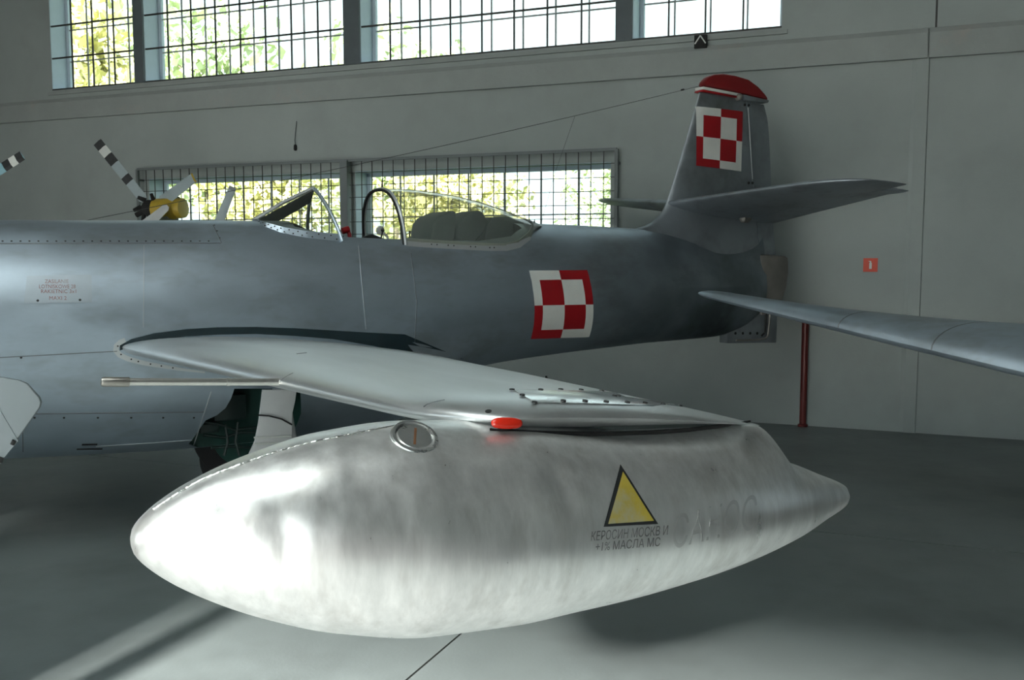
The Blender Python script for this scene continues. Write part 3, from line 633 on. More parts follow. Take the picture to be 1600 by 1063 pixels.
# ---------------------------------------------------------------- tip tank
TKX = [0, .02, .06, .12, .2, .3, .4, .5, .6, .7, .8, .88, .95, 1.]
TKR2 = [.016**2, .067**2, .121**2, .177**2, .227**2, .255**2, .255**2, .240**2, .222**2, .195**2, .159**2, .121**2, .073**2, .036**2]
TX0, TX1, TZ0, TZ1, TV = -.015, 2.084, 1.160, .988, 4.30
def tank_c(t): return TX0 + (TX1 - TX0) * t, TZ0 + (TZ1 - TZ0) * t - .044 * t * (1 - t)
def tank_r(t): return sqrt(max(0, float(spline(t, TKX, TKR2)))) if t > 0 else .012
DENTS = []
def tank_p(t, a, raw=False):                              # a = 90 deg is the top, 180 deg faces port
    x, z = tank_c(t); r = tank_r(t); ca, sa = cos(a), sin(a)
    if not raw:
        for (t1, a1, rt_, ra, dp) in DENTS:
            d2 = ((t - t1) / rt_) ** 2 + ((a - a1) / ra) ** 2
            if d2 < 9: r -= dp * math.exp(-d2)
        r += .0012 * sin(23 * t + 3 * a) * sin(4 * a + 9 * t) * min(1, t * 8)
    p = [x, -TV + r * ca, z + r * sa]
    if sa > 0 and .3 < t < .97:                           # saddle rising to the underside of the wing
        u = x; le, te, *_ = wing_geo(4.28)
        if u > le + .12:
            k = min(1, (u - le - .12) / .25); k = k * k * (3 - 2 * k)
            if u > 1.70: f = max(0, 1 - (u - 1.70) / .13); k *= f * f * (3 - 2 * f)
            lift = max(0, wing_z(min(u, 1.68), 4.28, False) - .012 - (z + r)); p[2] += lift * k * sa ** 3
            p[1] = -TV + r * ca * (1 + .0 * k)
    return p
def f_tank(p):
    t = (p[0] - TX0) / (TX1 - TX0)
    if not 0 < t < 1: return 1.0
    x, z = tank_c(t); return math.hypot(p[1] + TV, p[2] - z) - tank_r(t)
def ht(x, y):
    p = hit(x, y, f_tank, 1.2, 3.6, 300)
    if p is None: return None
    t = (p[0] - TX0) / (TX1 - TX0); x_, z_ = tank_c(t); return t, atan2(p[2] - z_, p[1] + TV) % (2 * pi)
for x, y, rt_, ra, dp in ((428, 826, .020, .20, .0035), (385, 790, .05, .22, .003), (452, 838, .012, .3, .0025), (720, 762, .02, .14, .006), (655, 770, .02, .12, -.003), (780, 770, .022, .16, .005),
                          (880, 765, .014, .2, .006), (868, 740, .016, .1, .004), (560, 745, .03, .2, .003), (1000, 720, .03, .2, .003), (600, 800, .03, .2, .003)):
    q = ht(x, y)
    if q: DENTS.append((q[0], q[1], rt_, ra, dp))
tts = np.concatenate([[0, .002, .005, .009, .014], np.linspace(.02, 1, 220)]); NA = 144
w = MB(); w.grid([[tank_p(t, 2 * pi * k / NA) for k in range(NA)] for t in tts], wrapj=True, capi=True)
tank = w.build('tip_tank', 'tank', jet, ang=60); tank['label'] = 'dented bare metal fuel tank slung under the wing tip'
def htn(x, y):
    q = ht(x, y)
    if q is None: return None
    t, a = q; p = np.array(tank_p(t, a)); e = .004
    d1 = np.array(tank_p(min(1, t + e), a)) - np.array(tank_p(max(0, t - e), a)); d2 = np.array(tank_p(t, a + .02)) - np.array(tank_p(t, a - .02))
    n = np.cross(d1, d2); n /= np.linalg.norm(n); x_, z_ = tank_c(t)
    if n @ (p - np.array([x_, -TV, z_])) < 0: n = -n
    return p, n
# starboard tank
w = MB(); w.grid([[(lambda p: (p[0], -p[1], p[2]))(tank_p(t, 2 * pi * k / 48, True)) for k in range(48)] for t in tts[::5]], wrapj=True, capi=True); w.build('tip_tank', 'tank', jet)
# weld bead
wp = [htn(x, y) for x, y in ((240, 797), (263, 781.5), (290, 764), (314, 751), (350, 736.5), (382, 725), (430, 708), (480, 693.5), (532, 682.5), (565, 676), (595, 670), (625, 664), (643, 659))]
wp = [q for q in wp if q]; pts = []
P_ = np.array([q[0] + q[1] * .0005 for q in wp]); tq = np.linspace(0, len(P_) - 1, 150)
pts = [[float(np.interp(t, range(len(P_)), P_[:, k])) for k in range(3)] for t in tq]
w = MB(); w.tube(pts, [.0024 * (1 + .6 * random.random()) for _ in pts], 6); w.build('weld_seam', 'weld', tank)
# filler cap
q = htn(648, 683.5); c, n = Vector(q[0]), Vector(q[1]).normalized(); n = (n + Vector((0, -.18, .0))).normalized()
w = MB(); w.lathe(c - n * .012, n, [(0, .056), (.012, .056), (.016, .053), (.016, .046), (.008, .044), (.0, .044)], 40); w.build('filler_ring', 'bright', tank, ang=30)
w = MB(); w.lathe(c - n * .012, n, [(0, .0415), (.012, .0415), (.015, .039), (.0155, .01)], 40); w.build('filler_cap', 'bright', tank, ang=30)
u_ = Vector(htn(648, 672)[0] - htn(648, 692)[0]); u_ = (u_ - n * n.dot(u_)).normalized(); s_ = u_.cross(n); w = MB(); w.box(c + n * .0035, (s_, u_, n), (.0028, .028, .0006)); w.build('cap_slot', 'rust', tank, smooth=False)
# yellow triangle with black border
def dens2(P, n):
    P = np.array(P, float); t = np.linspace(0, len(P) - 1, n); return [(float(np.interp(x, range(len(P)), P[:, 0])), float(np.interp(x, range(len(P)), P[:, 1]))) for x in t]
def tank_tri(corners, name, m, off):
    a, b, c_ = [np.array(p, float) for p in corners]; N = 12; vs = []; idx = {}; fs = []
    for i in range(N + 1):
        for j in range(N + 1 - i):
            q = a + (b - a) * i / N + (c_ - a) * j / N; p, n_ = htn(*q); idx[i, j] = len(vs); vs.append(p + n_ * off)
    for i in range(N):
        for j in range(N - i):
            fs.append((idx[i, j], idx[i + 1, j], idx[i, j + 1]))
            if i + j < N - 1: fs.append((idx[i + 1, j], idx[i + 1, j + 1], idx[i, j + 1]))
    w = MB(); w.add(vs, fs); w.build(name, m, tank, ang=80)
tank_tri(((969, 726), (1028, 819), (943, 823.5)), 'warning_triangle_border', 'black', .0012)
tank_tri(((972.5, 738), (1021, 814), (949.5, 819)), 'warning_triangle', 'yellow', .0022)
def htn2(x, y): return htn(x, y)
text_on('stencil_text', 'КЕРОСИН МОСКВ И', ((923, 845.5), (1042, 835.5), (924.5, 831)), 'stencil', tank, htn2, .0015)
text_on('stencil_text', '+1% МАСЛА МС', ((930, 861.5), (1030, 853), (931.5, 848)), 'stencil', tank, htn2, .0015)
text_on('stencil_text', 'САНОС', ((1050, 858), (1180, 826), (1054, 806)), 'ghost', tank, htn2, .0006)
# black strip drawn for the dark gap between wing tip and tank
w = MB(); GP = dens2([(766, 671), (790, 674), (830, 676.5), (900, 678), (960, 678), (1020, 676), (1080, 671.5), (1130, 665.5), (1172, 658.5)], 40)
w.tube([L(x, y, 4.372) for x, y in GP], [.006 if 2 < i < 36 else .003 for i in range(40)], 8); w.build('gap_strip', 'gap', tank)
# ---------------------------------------------------------------- windscreen and canopy
def hoop(foot, apex, n=20, pw=1.0, ex=2.0):
    R = []
    for k in range(n + 1):
        a = pi * k / n; c, s_ = cos(a), sin(a); yy = math.copysign(abs(c) ** (2 / ex), c); h = abs(s_) ** (2 / ex)
        R.append(np.array([foot[0] + (apex[0] - foot[0]) * h ** pw, foot[1] * yy, foot[2] + (apex[2] - foot[2]) * h]))
    return R
wa = L(490, 295, 0); wf = SILL[4]; wb = np.array([L(397, 346, 0)[0], 0, st(1.4)[0]])
ws = empty('windscreen'); ws.parent = jet
H1 = hoop(wf, wa, 24, ex=1.35)
w = MB(); w.tube(H1, .013, 8); w.build('hoop', 'skin', ws)
def rail_pts(us_, ws_, lift=0): return [np.array([u, -wv, fus_ztop(u, wv) + lift]) for u, wv in zip(us_, ws_)]
def sill_curve(i0, i1, sgn=1):
    return [np.array([p[0], sgn * p[1], p[2]]) for p in SILL[i0:i1]]
def rail(name, outer, inner, m, parent):
    A = []
    for p, q in zip(outer, inner): A.append([p + np.array([0, 0, -.004]), p + np.array([0, 0, .004]), q + np.array([0, 0, .004]), q + np.array([0, 0, -.004])])
    w = MB(); w.grid(A, wrapj=True, capi=True); return w.build(name, m, parent)
hb = [.012, .025, .035, .040, .044]
low = sill_curve(0, 5); upr = [p + np.array([0.01, .012 if i else 0, hb[i]]) for i, p in enumerate(low)]
def dens(P, n=24):
    P = np.array(P); t = np.linspace(0, len(P) - 1, n); return [np.array([np.interp(x, range(len(P)), P[:, k]) for k in range(3)]) for x in t]
low, upr = dens(low), dens(upr)
mir = lambda P: [np.array([p[0], -p[1], p[2]]) for p in P]
rail('base_rail', low, upr, 'skin', ws); rail('base_rail', mir(low), mir(upr), 'skin', ws)
pp = [(low[i] * .3 + upr[i] * .7 + np.array([0, -.004, .003]), (-.1, -.8, .4)) for i in range(3, 24, 2)] + [(low[i] * .8 + upr[i] * .2 + np.array([0, -.006, .003]), (-.1, -.8, .4)) for i in range(4, 24, 2)]
dots('rail_rivets', pp, .005, 'rivet', ws)
w = MB(); w.tube([wb + np.array([0, 0, .005]), (wb + wa) / 2 + np.array([-.01, 0, .012]), wa + np.array([0, 0, .005])], [.014, .013, .014], 8); w.build('ridge_bar', 'plate', ws)
# wide dark inner frame of the starboard front pane
hs = H1[9]; hs2 = np.array([wb[0] + .17, .17, fus_ztop(wb[0] + .17, .17) + .02])
A = []
for t in np.linspace(0, 1, 8):
    p = wb * (1 - t) + wa * t + np.array([0, .006, -.008]); q = hs2 * (1 - t) + np.array([H1[8][0], abs(H1[8][1]), H1[8][2] - .01]) * t
    A.append([p, q, q + np.array([.006, .006, -.01]), p + np.array([.006, .006, -.01])])
w = MB(); w.grid(A, wrapj=True, capi=True); w.build('inner_frame', 'cockpit', ws)
# glass: two side panes from ridge to hoop and rail
for sg in (1, -1):
    A = []
    half = H1[:13] if sg * H1[0][1] < 0 else H1[12:][::-1]
    half = sorted([h for h in H1 if h[1] * sg <= 1e-6], key=lambda h: h[2])
    bl = [np.array([p[0], p[1] * sg, p[2]]) for p in upr]
    bl2 = dens(bl, 13)
    for i, t in enumerate(np.linspace(0, 1, 13)):
        ridge = wb * (1 - t) + wa * t + np.array([0, 0, .004]); R = []
        for s_ in np.linspace(0, 1, 9):
            base_ = bl2[i]; h_ = dens(half, 9)[int(round(s_ * 8))]
            straight = base_ * (1 - s_) + ridge * s_; bow = h_ - (half[0] * (1 - s_) + half[-1] * s_)
            R.append(straight + bow * t)
        A.append(R)
    w = MB(); w.grid(A); w.build('pane', 'screen', ws)
# canopy slid back
cn = empty('canopy'); cn.parent = jet
ca = L(592, 296, 0); cf = hf(634, 383); TOPPX = [(592, 296), (612, 295.5), (640, 297), (670, 300.5), (700, 305.5), (735, 314), (770, 325.5), (805, 339), (836, 352)]
TOP = [L(x, y, 0) for x, y in TOPPX]; SIDE = [hf(*p) for p in ((634, 383), (665, 385.5), (700, 387.5), (735, 389.5), (765, 391), (792, 391), (812, 386), (828, 374), (836.5, 358))]
TOP, SIDE = dens(TOP, 33), dens(SIDE, 33)
def csec(i, n=24, k=1.0, dz=0.0):
    T, S_ = TOP[i], SIDE[i]; R = []
    for j in range(n + 1):
        a = pi * j / n; c, s_ = cos(a), sin(a); yy = math.copysign(abs(c) ** .78, c); h = abs(s_) ** .82
        R.append(np.array([S_[0] + (T[0] - S_[0]) * h, S_[1] * yy * k, S_[2] + dz + (T[2] - S_[2] - dz) * h * (1 if k == 1 else k)]))
    return R
w = MB(); w.grid([csec(i) for i in range(33)]); w.build('bubble', 'canopy', cn)
w = MB(); w.tube(csec(0), .013, 8); w.build('front_hoop', 'plate', cn)
w = MB(); w.tube([p + np.array([-.012, 0, 0]) for p in csec(0, k=.985)], .010, 8); w.build('hoop_seal', 'gap', cn)
for sg in (1, -1):
    A = []
    for i in range(33):
        p = SIDE[i]; lo = np.array([p[0], p[1] * sg, p[2]]); o_y = -.003 * sg
        hh = .050 if i < 24 else .050 + .02 * (i - 24) / 8
        q = lo + np.array([0, .008 * sg, hh]); A.append([lo + np.array([0, o_y * 2, -.006]), q + np.array([0, o_y, 0]), q + np.array([0, .008 * sg, 0]), lo + np.array([0, .01 * sg, -.006])])
    w = MB(); w.grid(A, wrapj=True, capi=True); w.build('sill_frame', 'plate', cn)
dots('frame_rivets', [(SIDE[i] + np.array([0, -.004, .018]), (0, -1, .3)) for i in (5, 6, 8, 9, 12, 13, 16, 17)], .005, 'rivet', cn)
w = MB(); w.grid([[p + np.array([0, 0, .003]) for p in csec(i)[2:-2]] for i in range(29, 33)]); w.build('tail_cap', 'plate', cn)
w = MB(); w.tube([L(835, 362, .12), L(852, 364, .12)], .008, 6); w.build('latch_pin', 'rivet', cn)
w = MB(); w.tube([ca + np.array([.02, 0, .0]), ca + np.array([.025, 0, .05]), ca + np.array([.03, 0, .09])], [.005, .004, .003], 6); w.build('antenna_stub', 'rivet', cn)
# seat, headrest, gun sight, stick and hoses inside the cockpit
ck = empty('cockpit_interior'); ck.parent = jet
def blob(name, px, v0, v1, m, parent, bev=.02):
    P = [L(x, y, (v0 + v1) / 2) for x, y in px]; w = MB(); w.prism([(p[0], -v1, p[2]) for p in P], (0, v1 - v0, 0)); return w.build(name, m, parent, bevel=bev, ang=50)
blob('seat_back', [(655, 378), (660, 350), (668, 340), (682, 334), (690, 331), (695, 331), (696, 345), (693, 372), (688, 384), (670, 392)], -.19, .19, 'seat', ck)
blob('headrest', [(698, 372), (700, 352), (712, 340), (726, 332), (734, 330), (741, 333), (748, 348), (744, 362), (730, 376), (715, 386)], -.15, .15, 'seat', ck)
blob('rear_bulkhead', [(742, 386), (748, 352), (756, 340), (780, 339), (820, 350), (828, 366), (800, 384)], -.22, .05, 'seat', ck, .01)
blob('side_wall', [(385, 352), (450, 350), (470, 360), (480, 364), (500, 372), (500, 392), (420, 392)], -.16, .16, 'cockpit', ck, .01)
blob('side_console', [(565, 372), (580, 366), (600, 374), (640, 374), (642, 392), (565, 392)], -.30, -.22, 'cockpit', ck, .01)
w = MB(); w.tube([L(547, 377, .2), L(546, 366, .2), L(543, 360, .2)], .014, 8); w.tube([L(545, 358, .2), L(535, 361, .2)], .022, 10); w.build('grip_handle', 'red', ck)
w = MB(); w.tube([L(594, 378, .0), L(597, 366, .0), L(598, 361, .0)], .006, 6); w.lathe(L(598, 360, .0), (0, 0, 1), [(-.014, .006), (0, .014), (.014, .006)], 10); w.build('control_lever', 'rivet', ck)
w = MB(); w.tube([L(640, 376, .1), L(640, 366, .1), L(641, 361, .1)], [.006, .006, .011], 6); w.build('control_lever', 'rivet', ck)
w = MB(); w.lathe(L(594, 360, -.25), (0, 1, .1), [(-.01, .03), (0, .034), (.01, .03)], 14); w.tube([L(598, 363, -.25), L(605, 370, -.25), L(607, 379, -.25)], .010, 7); w.build('white_knob', 'white', ck)
# ---------------------------------------------------------------- fin, rudder, tail planes
def fin_le(z):
    zk = [1.60, 1.93, 1.96, 2.01, 2.12, 2.31, 3.09, 3.20]; uk = [4.42, 4.48, 4.60, 4.72, 4.83, 4.91, 5.185, 5.215]; return float(spline(z, zk, uk))
def fin_hinge(z): return 5.895 - (z - 1.72) * (.195 / 1.33)
def fin_te(z): return float(spline(z, [1.72, 2.04, 2.9, 3.06], [6.12, 6.075, 5.985, 5.93]))
def fin_t(u, z):
    le, te = fin_le(z), fin_te(z); x = (u - le) / (te - le); x = min(1, max(0, x)); c = te - le
    k = .085 + .05 * max(0, (2.2 - z) / .5); return naca(x, k) * c * (1 + .3 * max(0, 2.1 - z))
def fin_piece(name, m, zs, f0, f1, parent, n=16):
    P = []
    for z in zs:
        a, b = f0(z), f1(z); R = []
        for k in range(n + 1): x = .5 * (1 - cos(pi * k / n)); u = a + (b - a) * x; R.append((u, -max(fin_t(u, z), .002), z))
        for k in range(n, -1, -1): x = .5 * (1 - cos(pi * k / n)); u = a + (b - a) * x; R.append((u, max(fin_t(u, z), .002), z))
        P.append(R)
    w = MB(); w.grid(P, wrapj=True, capi=True); return w.build(name, m, parent, ang=50)
FTOP = 3.105
# the fin ends at a line sloping down aft, so build its sections sheared
def shear(o, f):
    for v in o.data.vertices:
        pass
fin = fin_piece('fin', 'tailskin', list(np.linspace(1.62, 2.2, 24)) + list(np.linspace(2.25, 3.10, 18)), fin_le, fin_hinge, jet)
rud = fin_piece('rudder', 'tailskin', np.linspace(1.73, 3.05, 26), lambda z: fin_hinge(z) + .012, fin_te, jet)
# red cap, white and red stripes
cap_px = [(1094.5, 135), (1097, 128), (1103, 121), (1112, 117), (1126, 116), (1145, 119), (1165, 125), (1180, 136), (1190, 147), (1197, 157), (1178, 153), (1150, 146.5), (1120, 140)]
def plate2(name, px, hw_, m, parent, bev=.0, v=0.0, taper=None):
    P = [L(x, y, v) for x, y in px]; w = MB(); w.prism([(p[0], v * -1 - hw_, p[2]) for p in P], (0, 2 * hw_, 0)); return w.build(name, m, parent, bevel=bev, ang=40)
plate2('fin_cap', cap_px, .045, 'capred', fin, .02)
plate2('white_stripe', [(1092.5, 136.5), (1150, 147.5), (1150, 152), (1092.5, 141)], .052, 'white', fin, .002)
plate2('red_stripe', [(1092, 141.2), (1150, 152.2), (1150, 155), (1091, 144)], .052, 'red', fin, .002)
plate2('lamp_fairing', [(1155, 148.5), (1196, 158), (1194, 162), (1158, 158)], .05, 'tailskin', fin, .006)
w = MB(); w.lathe(L(1155, 151.5, .05), (0, -1, 0.1), [(-.03, .03), (.01, .03), (.022, .022), (.028, .008)], 16); w.build('tail_lamp', 'brown', fin)
dots('hinge_bolts', [(L(1164, 164, .05), (0, -1, 0)), (L(1170, 164.5, .05), (0, -1, 0)), (L(1170, 286, .06), (0, -1, 0)), (L(1176, 286, .06), (0, -1, 0))], .012, 'rivet', fin)
w = MB(); w.tube([L(1169, 168, .052), L(1176, 280, .062)], .004, 6); w.build('hinge_line', 'plate', fin)
FC = [L(x, y, .07) for x, y in ((1094.5, 165), (1166, 173.5), (1162.5, 267.5), (1091, 258.5))]
P = []
for i in EDGE:
    R = []
    for j in EDGE:
        a = FC[0] * (1 - i) + FC[1] * i; b = FC[3] * (1 - i) + FC[2] * i; p = a * (1 - j) + b * j; R.append((p[0], -fin_t(p[0], p[2]) - .004, p[2]))
    P.append(R)
w = MB(); w.grid(P, mi=checker); w.build('checkerboard', ['red', 'white'], fin, ang=60)
def tp_geo(v):
    f = v / 1.6; le = 4.86 + .30 * f; te = 6.08 - .22 * f; zl = 2.165 + .115 * f; zt = 2.015 + .21 * f; c = te - le
    if v > 1.15: g = (v - 1.15) / .53; le += .32 * (1 - sqrt(max(0, 1 - g * g)))
    return le, te, zl, zt
def tailplane(side):
    for nm, x0, x1, vmax in (('tailplane', 0, .66, 1.665), ('elevator', .672, 1, 1.49)):
        P = []
        for v in np.concatenate([np.linspace(0, 1.2, 12), np.linspace(1.25, vmax, 12)]):
            le, te, zl, zt = tp_geo(v); c = te - le; full = 4.86 + .30 * v / 1.6; R = []; n = 14; tk = .088 * (1 if v < 1.45 else max(.25, sqrt(max(0, 1 - ((v - 1.45) / .22) ** 2))))
            if nm == 'elevator': te = te - (.03 * max(0, (v - 1.45) / .1) ** 2)
            def zz(u): return zl + (zt - zl) * (u - full) / (6.08 - .22 * v / 1.6 - full)
            a, b = le + c * x0, le + c * x1 if nm == 'tailplane' else te
            for k in range(n + 1): t = .5 * (1 - cos(pi * k / n)); u = a + (b - a) * t; vv_ = v + (.09 * ((u - le) / c - .66) / .34 if nm == 'elevator' and v > 1.4 else .03 * ((u - le) / c) if v > 1.5 else 0); R.append((u, -side * vv_, zz(u) + max(naca((u - le) / c, tk) * c, .002)))
            for k in range(n, -1, -1): t = .5 * (1 - cos(pi * k / n)); u = a + (b - a) * t; vv_ = v + (.09 * ((u - le) / c - .66) / .34 if nm == 'elevator' and v > 1.4 else .03 * ((u - le) / c) if v > 1.5 else 0); R.append((u, -side * vv_, zz(u) - max(naca((u - le) / c, tk) * c, .002)))
            P.append(R)
        w = MB(); w.grid(P, wrapj=True, capi=True); w.build(nm, 'tailskin', jet, ang=50)
tailplane(1); tailplane(-1)
w = MB(); w.lathe(L(1164, 342, .12), (1, 0, 0), [(-.05, .012), (-.03, .035), (.03, .035), (.06, .018)], 12); w.build('elevator_bracket', 'brown', jet)
plate2('tail_fairing', [(1180, 397), (1221, 400.5), (1224, 404), (1224, 425), (1221, 448), (1214, 472), (1200, 488), (1180, 494)], .075, 'brown', jet, .03)
vf = plate2('ventral_fin', [(1130, 490), (1130, 536), (1207, 535), (1209, 470), (1180, 462)], .05, 'tailskin', jet, .006)
w = MB(); w.tube([L(1203, 486, .06), L(1202, 505, .06), L(1200, 524, .06), L(1196, 529, .06), L(1188, 531, .06), L(1150, 532, .06)], .009, 8); w.build('edge_tube', 'brown', vf)
w = MB(); w.tube([L(1197, 486, .055), L(1196, 505, .055), L(1195, 520, .055), L(1190, 525, .055)], .008, 8); w.build('edge_tube', 'gap', vf)
dots('bolts', [(L(x, 521, .05), (0, -1, 0)) for x in (1149, 1160.5, 1172, 1183)], .013, 'gap', vf)
# wire aerial
w = MB(); a = L(1093, 134.5, 0); b = np.array([L(130, 343, 0)[0], 0, 1.94]); pts = [a + (b - a) * t - np.array([0, 0, .10 * t * (1 - t)]) for t in np.linspace(0, 1, 24)]
w.tube(pts, .0019, 5); q = pts[4]; c = np.array([L(845, 352, 0)[0], 0, 1.965]); q = min(pts, key=lambda p: abs(p[0] - L(905, 180, 0)[0]))
w.tube([q, q * .5 + c * .5 + np.array([-.03, 0, -.03]), c], .0013, 5); p0 = a + (b - a) * .035; w.tube([p0, p0 + (b - a) * .006], .008, 6)
w.build('aerial_wire', 'rivet', jet)
# ---------------------------------------------------------------- landing gear
def wheel(parent, c, r, wd, name='wheel', axis=(0, 1, 0)):
    w = MB(); w.lathe(c, axis, [(-wd * .35, r * .55), (-wd * .45, r * .7), (-wd * .5, r * .85), (-wd * .38, r * .96), (-wd * .15, r), (wd * .15, r), (wd * .38, r * .96), (wd * .5, r * .85), (wd * .45, r * .7), (wd * .35, r * .55)], 32)
    o = w.build(name, 'tyre', parent); w = MB(); w.lathe(c, axis, [(-wd * .36, r * .3), (-wd * .3, r * .56), (wd * .3, r * .56), (wd * .36, r * .3)], 24); w.build('hub', 'bay', o); return o
for sg in (1, -1):
    c = (1.42, -.58 * sg, .28); wheel(jet, c, .28, .15)
    w = MB(); w.tube([(1.42, -.42 * sg, 1.0), (1.42, -.58 * sg, .75), (1.42, -.68 * sg, .60), (1.42, -.68 * sg, .28)], [.05, .045, .038, .035], 12); w.tube([(1.42, -.70 * sg, .28), (1.42, -.50 * sg, .28)], .03, 10); w.build('main_leg', 'strutgrey', jet)
gd = [L(*p, .74) for p in ((410, 609), (463, 609), (461, 625), (456, 648), (455, 700), (400, 712), (388, 712), (398, 690), (404, 660))]
w = MB(); w.prism([(p[0], -.75, p[2]) for p in gd], (0, .025, 0)); door = w.build('gear_door', 'strutgrey', jet, bevel=.004)
for y in (683, 693):
    w = MB(); w.tube([L(397, y + 1, .757), L(455, y - 1, .757)], .006, 6); w.build('door_rib', 'white', door)
w = MB(); w.tube([L(403, 649, .76), L(420, 650, .77), L(440, 655, .77), L(456, 664, .75)], .005, 6); w.build('brake_hose', 'gap', door)
# hanging inner wheel door, round below, green inside
c = L(378, 672, .1); r_ = .315
w = MB(); w.prism([(c[0] + r_ * cos(a), -.10, c[2] + r_ * sin(a)) for a in np.linspace(pi, 2 * pi, 25)] + [(c[0] + r_, -.10, c[2] + .1), (c[0] - r_, -.10, c[2] + .1)], (0, .03, 0)); wd_ = w.build('wheel_door', 'gap', jet)
w = MB(); r2 = r_ * .80; cx = c[0] + .05
w.prism([(cx + r2 * cos(a), -.125, c[2] + r2 * sin(a)) for a in np.linspace(pi, 2 * pi, 25)] + [(cx + r2, -.125, c[2] + .08), (cx - r2, -.125, c[2] + .08)], (0, .02, 0)); w.build('door_lining', 'bay', wd_)
w = MB()
for pts in ([(320, 660), (345, 664), (365, 672), (404, 668)], [(318, 680), (350, 684), (375, 676), (402, 676)], [(330, 700), (360, 698), (400, 700)], [(352, 664), (356, 690), (350, 712)], [(372, 660), (368, 690), (374, 712)]):
    w.tube([L(x, y, .30) for x, y in pts], .010, 7)
w.build('bay_pipes', 'greenpipe', jet)
w = MB(); w.box((1.15, -.26, .78), ((1, 0, 0), (0, 1, 0), (0, 0, 1)), (.10, .05, .08)); w.box((1.02, -.26, .66), ((1, 0, 0), (0, 1, 0), (0, 0, 1)), (.06, .05, .03)); w.build('bay_equipment', 'greenpipe', jet, bevel=.01)
# nose leg, outside the picture
w = MB(); w.tube([(-1.2, 0, .8), (-1.25, 0, .25)], .04, 10); w.tube([(-1.25, -.08, .22), (-1.25, .08, .22)], .02, 8); w.build('nose_leg', 'strutgrey', jet); wheel(jet, (-1.25, 0, .22), .22, .12, 'nose_wheel')
w = MB(); w.lathe((2.80, 0, .78), (1, 0, -.02), [(-.3, .20), (.06, .19), (.06, .17), (-.2, .16)], 24); w.build('exhaust_nozzle', 'brown', jet)
# ================================================================== OTHER THINGS
# neighbouring aircraft: its wing comes in from the right
nbp = empty('parked_airplane', (4.30, 2.70, 0)); tag(nbp, 'silver airplane wing reaching in from the right edge, in front of the red pipe', 'airplane')
nb0 = Vector((4.30, 2.70, 0))
tipL, tipT = at(1081, 458, 7.0), at(1092, 449, 7.35)
rL = at(1600, 582, 5.0); dl = (rL - tipL); chd = Vector((-.825, -.565, 0))          # chord runs aft along -chd
def nb_sec(t):
    le = tipL + dl * t; c = .30 + .36 * t * 1.0; c = .34 + .40 * t + .32 * t * t; tk = (.05 + .14 * t)
    if t < .06: g = sqrt(max(0, 1 - ((.06 - t) / .06) ** 2)); le = le - chd * c * .25 * (1 - g); c *= max(.12, g); tk *= max(.2, g)
    R = []; n = 16; aft = -chd
    for k in range(n + 1): x = .5 * (1 + cos(pi * k / n)); R.append(le + aft * c * x + UP * (naca(x, .18) / .09 * tk / 2 * 1.15 + .19 * t * t * x) - nb0)
    for k in range(1, n): x = .5 * (1 - cos(pi * k / n)); R.append(le + aft * c * x - UP * (naca(x, .18) / .09 * tk / 2 * .85 - .19 * t * t * x) - nb0)
    return R
w = MB(); w.grid([nb_sec(t) for t in [0, .004, .012, .025, .04, .06, .1, .2, .3, .4, .5, .6, .7, .8, .9, 1.0, 1.15, 1.3, 1.6, 1.8]], wrapj=True, capi=True); nbw = w.build('wing', 'skin', nbp)
for t in (.52, .78):
    R = nb_sec(t)[6:17]; R2 = nb_sec(t + .004)[6:17]; w = MB()
    w.grid([[p + UP * .0015 for p in R], [p + UP * .0015 for p in R2]]); w.build('panel_seam', 'seam', nbw)
fa = Vector((.825, .565, 0)); root = tipL + dl * 1.72 - nb0
w = MB(); w.lathe((root + UP * .25), fa, [(-1.5, .05), (-1.4, .25), (-1.0, .40), (0, .48), (1.0, .44), (2.5, .25), (3.6, .08)], 28); w.build('fuselage', 'skin', nbp)
w = MB(); w.tube([root + UP * -.05, Vector((root.x + .1, root.y, .2))], .04, 8); w.build('gear_leg', 'strutgrey', nbp); wheel(nbp, (root.x + .1, root.y, .2), .2, .1, axis=WD)
w = MB(); p = root + fa * 3.1; w.tube([(p.x, p.y, .55), (p.x, p.y, .1)], .03, 8); w.build('tail_leg', 'strutgrey', nbp); wheel(nbp, (p.x, p.y, .1), .1, .06, 'tail_wheel', axis=WD)
# finned bomb body at the left edge, only one fin in the picture
fb = at(-170, 680, 2.6); bm0 = Vector((fb.x, fb.y, 0)); fbm = empty('display_bomb', bm0)
tag(fbm, 'pale blue-grey metal fin with clipped corner at the left edge', 'bomb')
d0 = 2.6; c_ = [at(x, y, d0) - bm0 for x, y in ((-60, 584), (-4, 589), (30, 595), (41, 600), (60, 621), (63, 629), (61, 637), (4, 718), (-60, 806))]
w = MB(); w.prism(c_, (0, .012, 0)); fn = w.build('fin', 'finplate', fbm, bevel=.002)
w = MB(); cr = [at(x, y, d0) - bm0 + Vector((0, -.002, 0)) for x, y in ((-60, 600), (0, 640), (29, 689), (4, 718), (-60, 806))]
w.prism([p + Vector((0, -.012, 0)) if i in (0, 4) else p for i, p in enumerate(cr)], (0, .004, 0)); w.build('fin_fold', 'finplate', fn)
w = MB(); w.tube([at(24, 688, d0) - bm0 + Vector((0, -.006, .0)), at(21, 694, d0) - bm0 + Vector((0, -.006, 0))], .006, 8); w.tube([at(3, 714, d0) - bm0, at(0, 722, d0) - bm0], .007, 8); w.build('fin_bolt', 'gap', fn)
w = MB(); w.lathe((0, .02, 1.17), (1, 0, 0), [(-.9, .01), (-.85, .08), (-.6, .16), (-.2, .17), (.05, .13), (.13, .09)], 24); w.build('body', 'finplate', fbm)
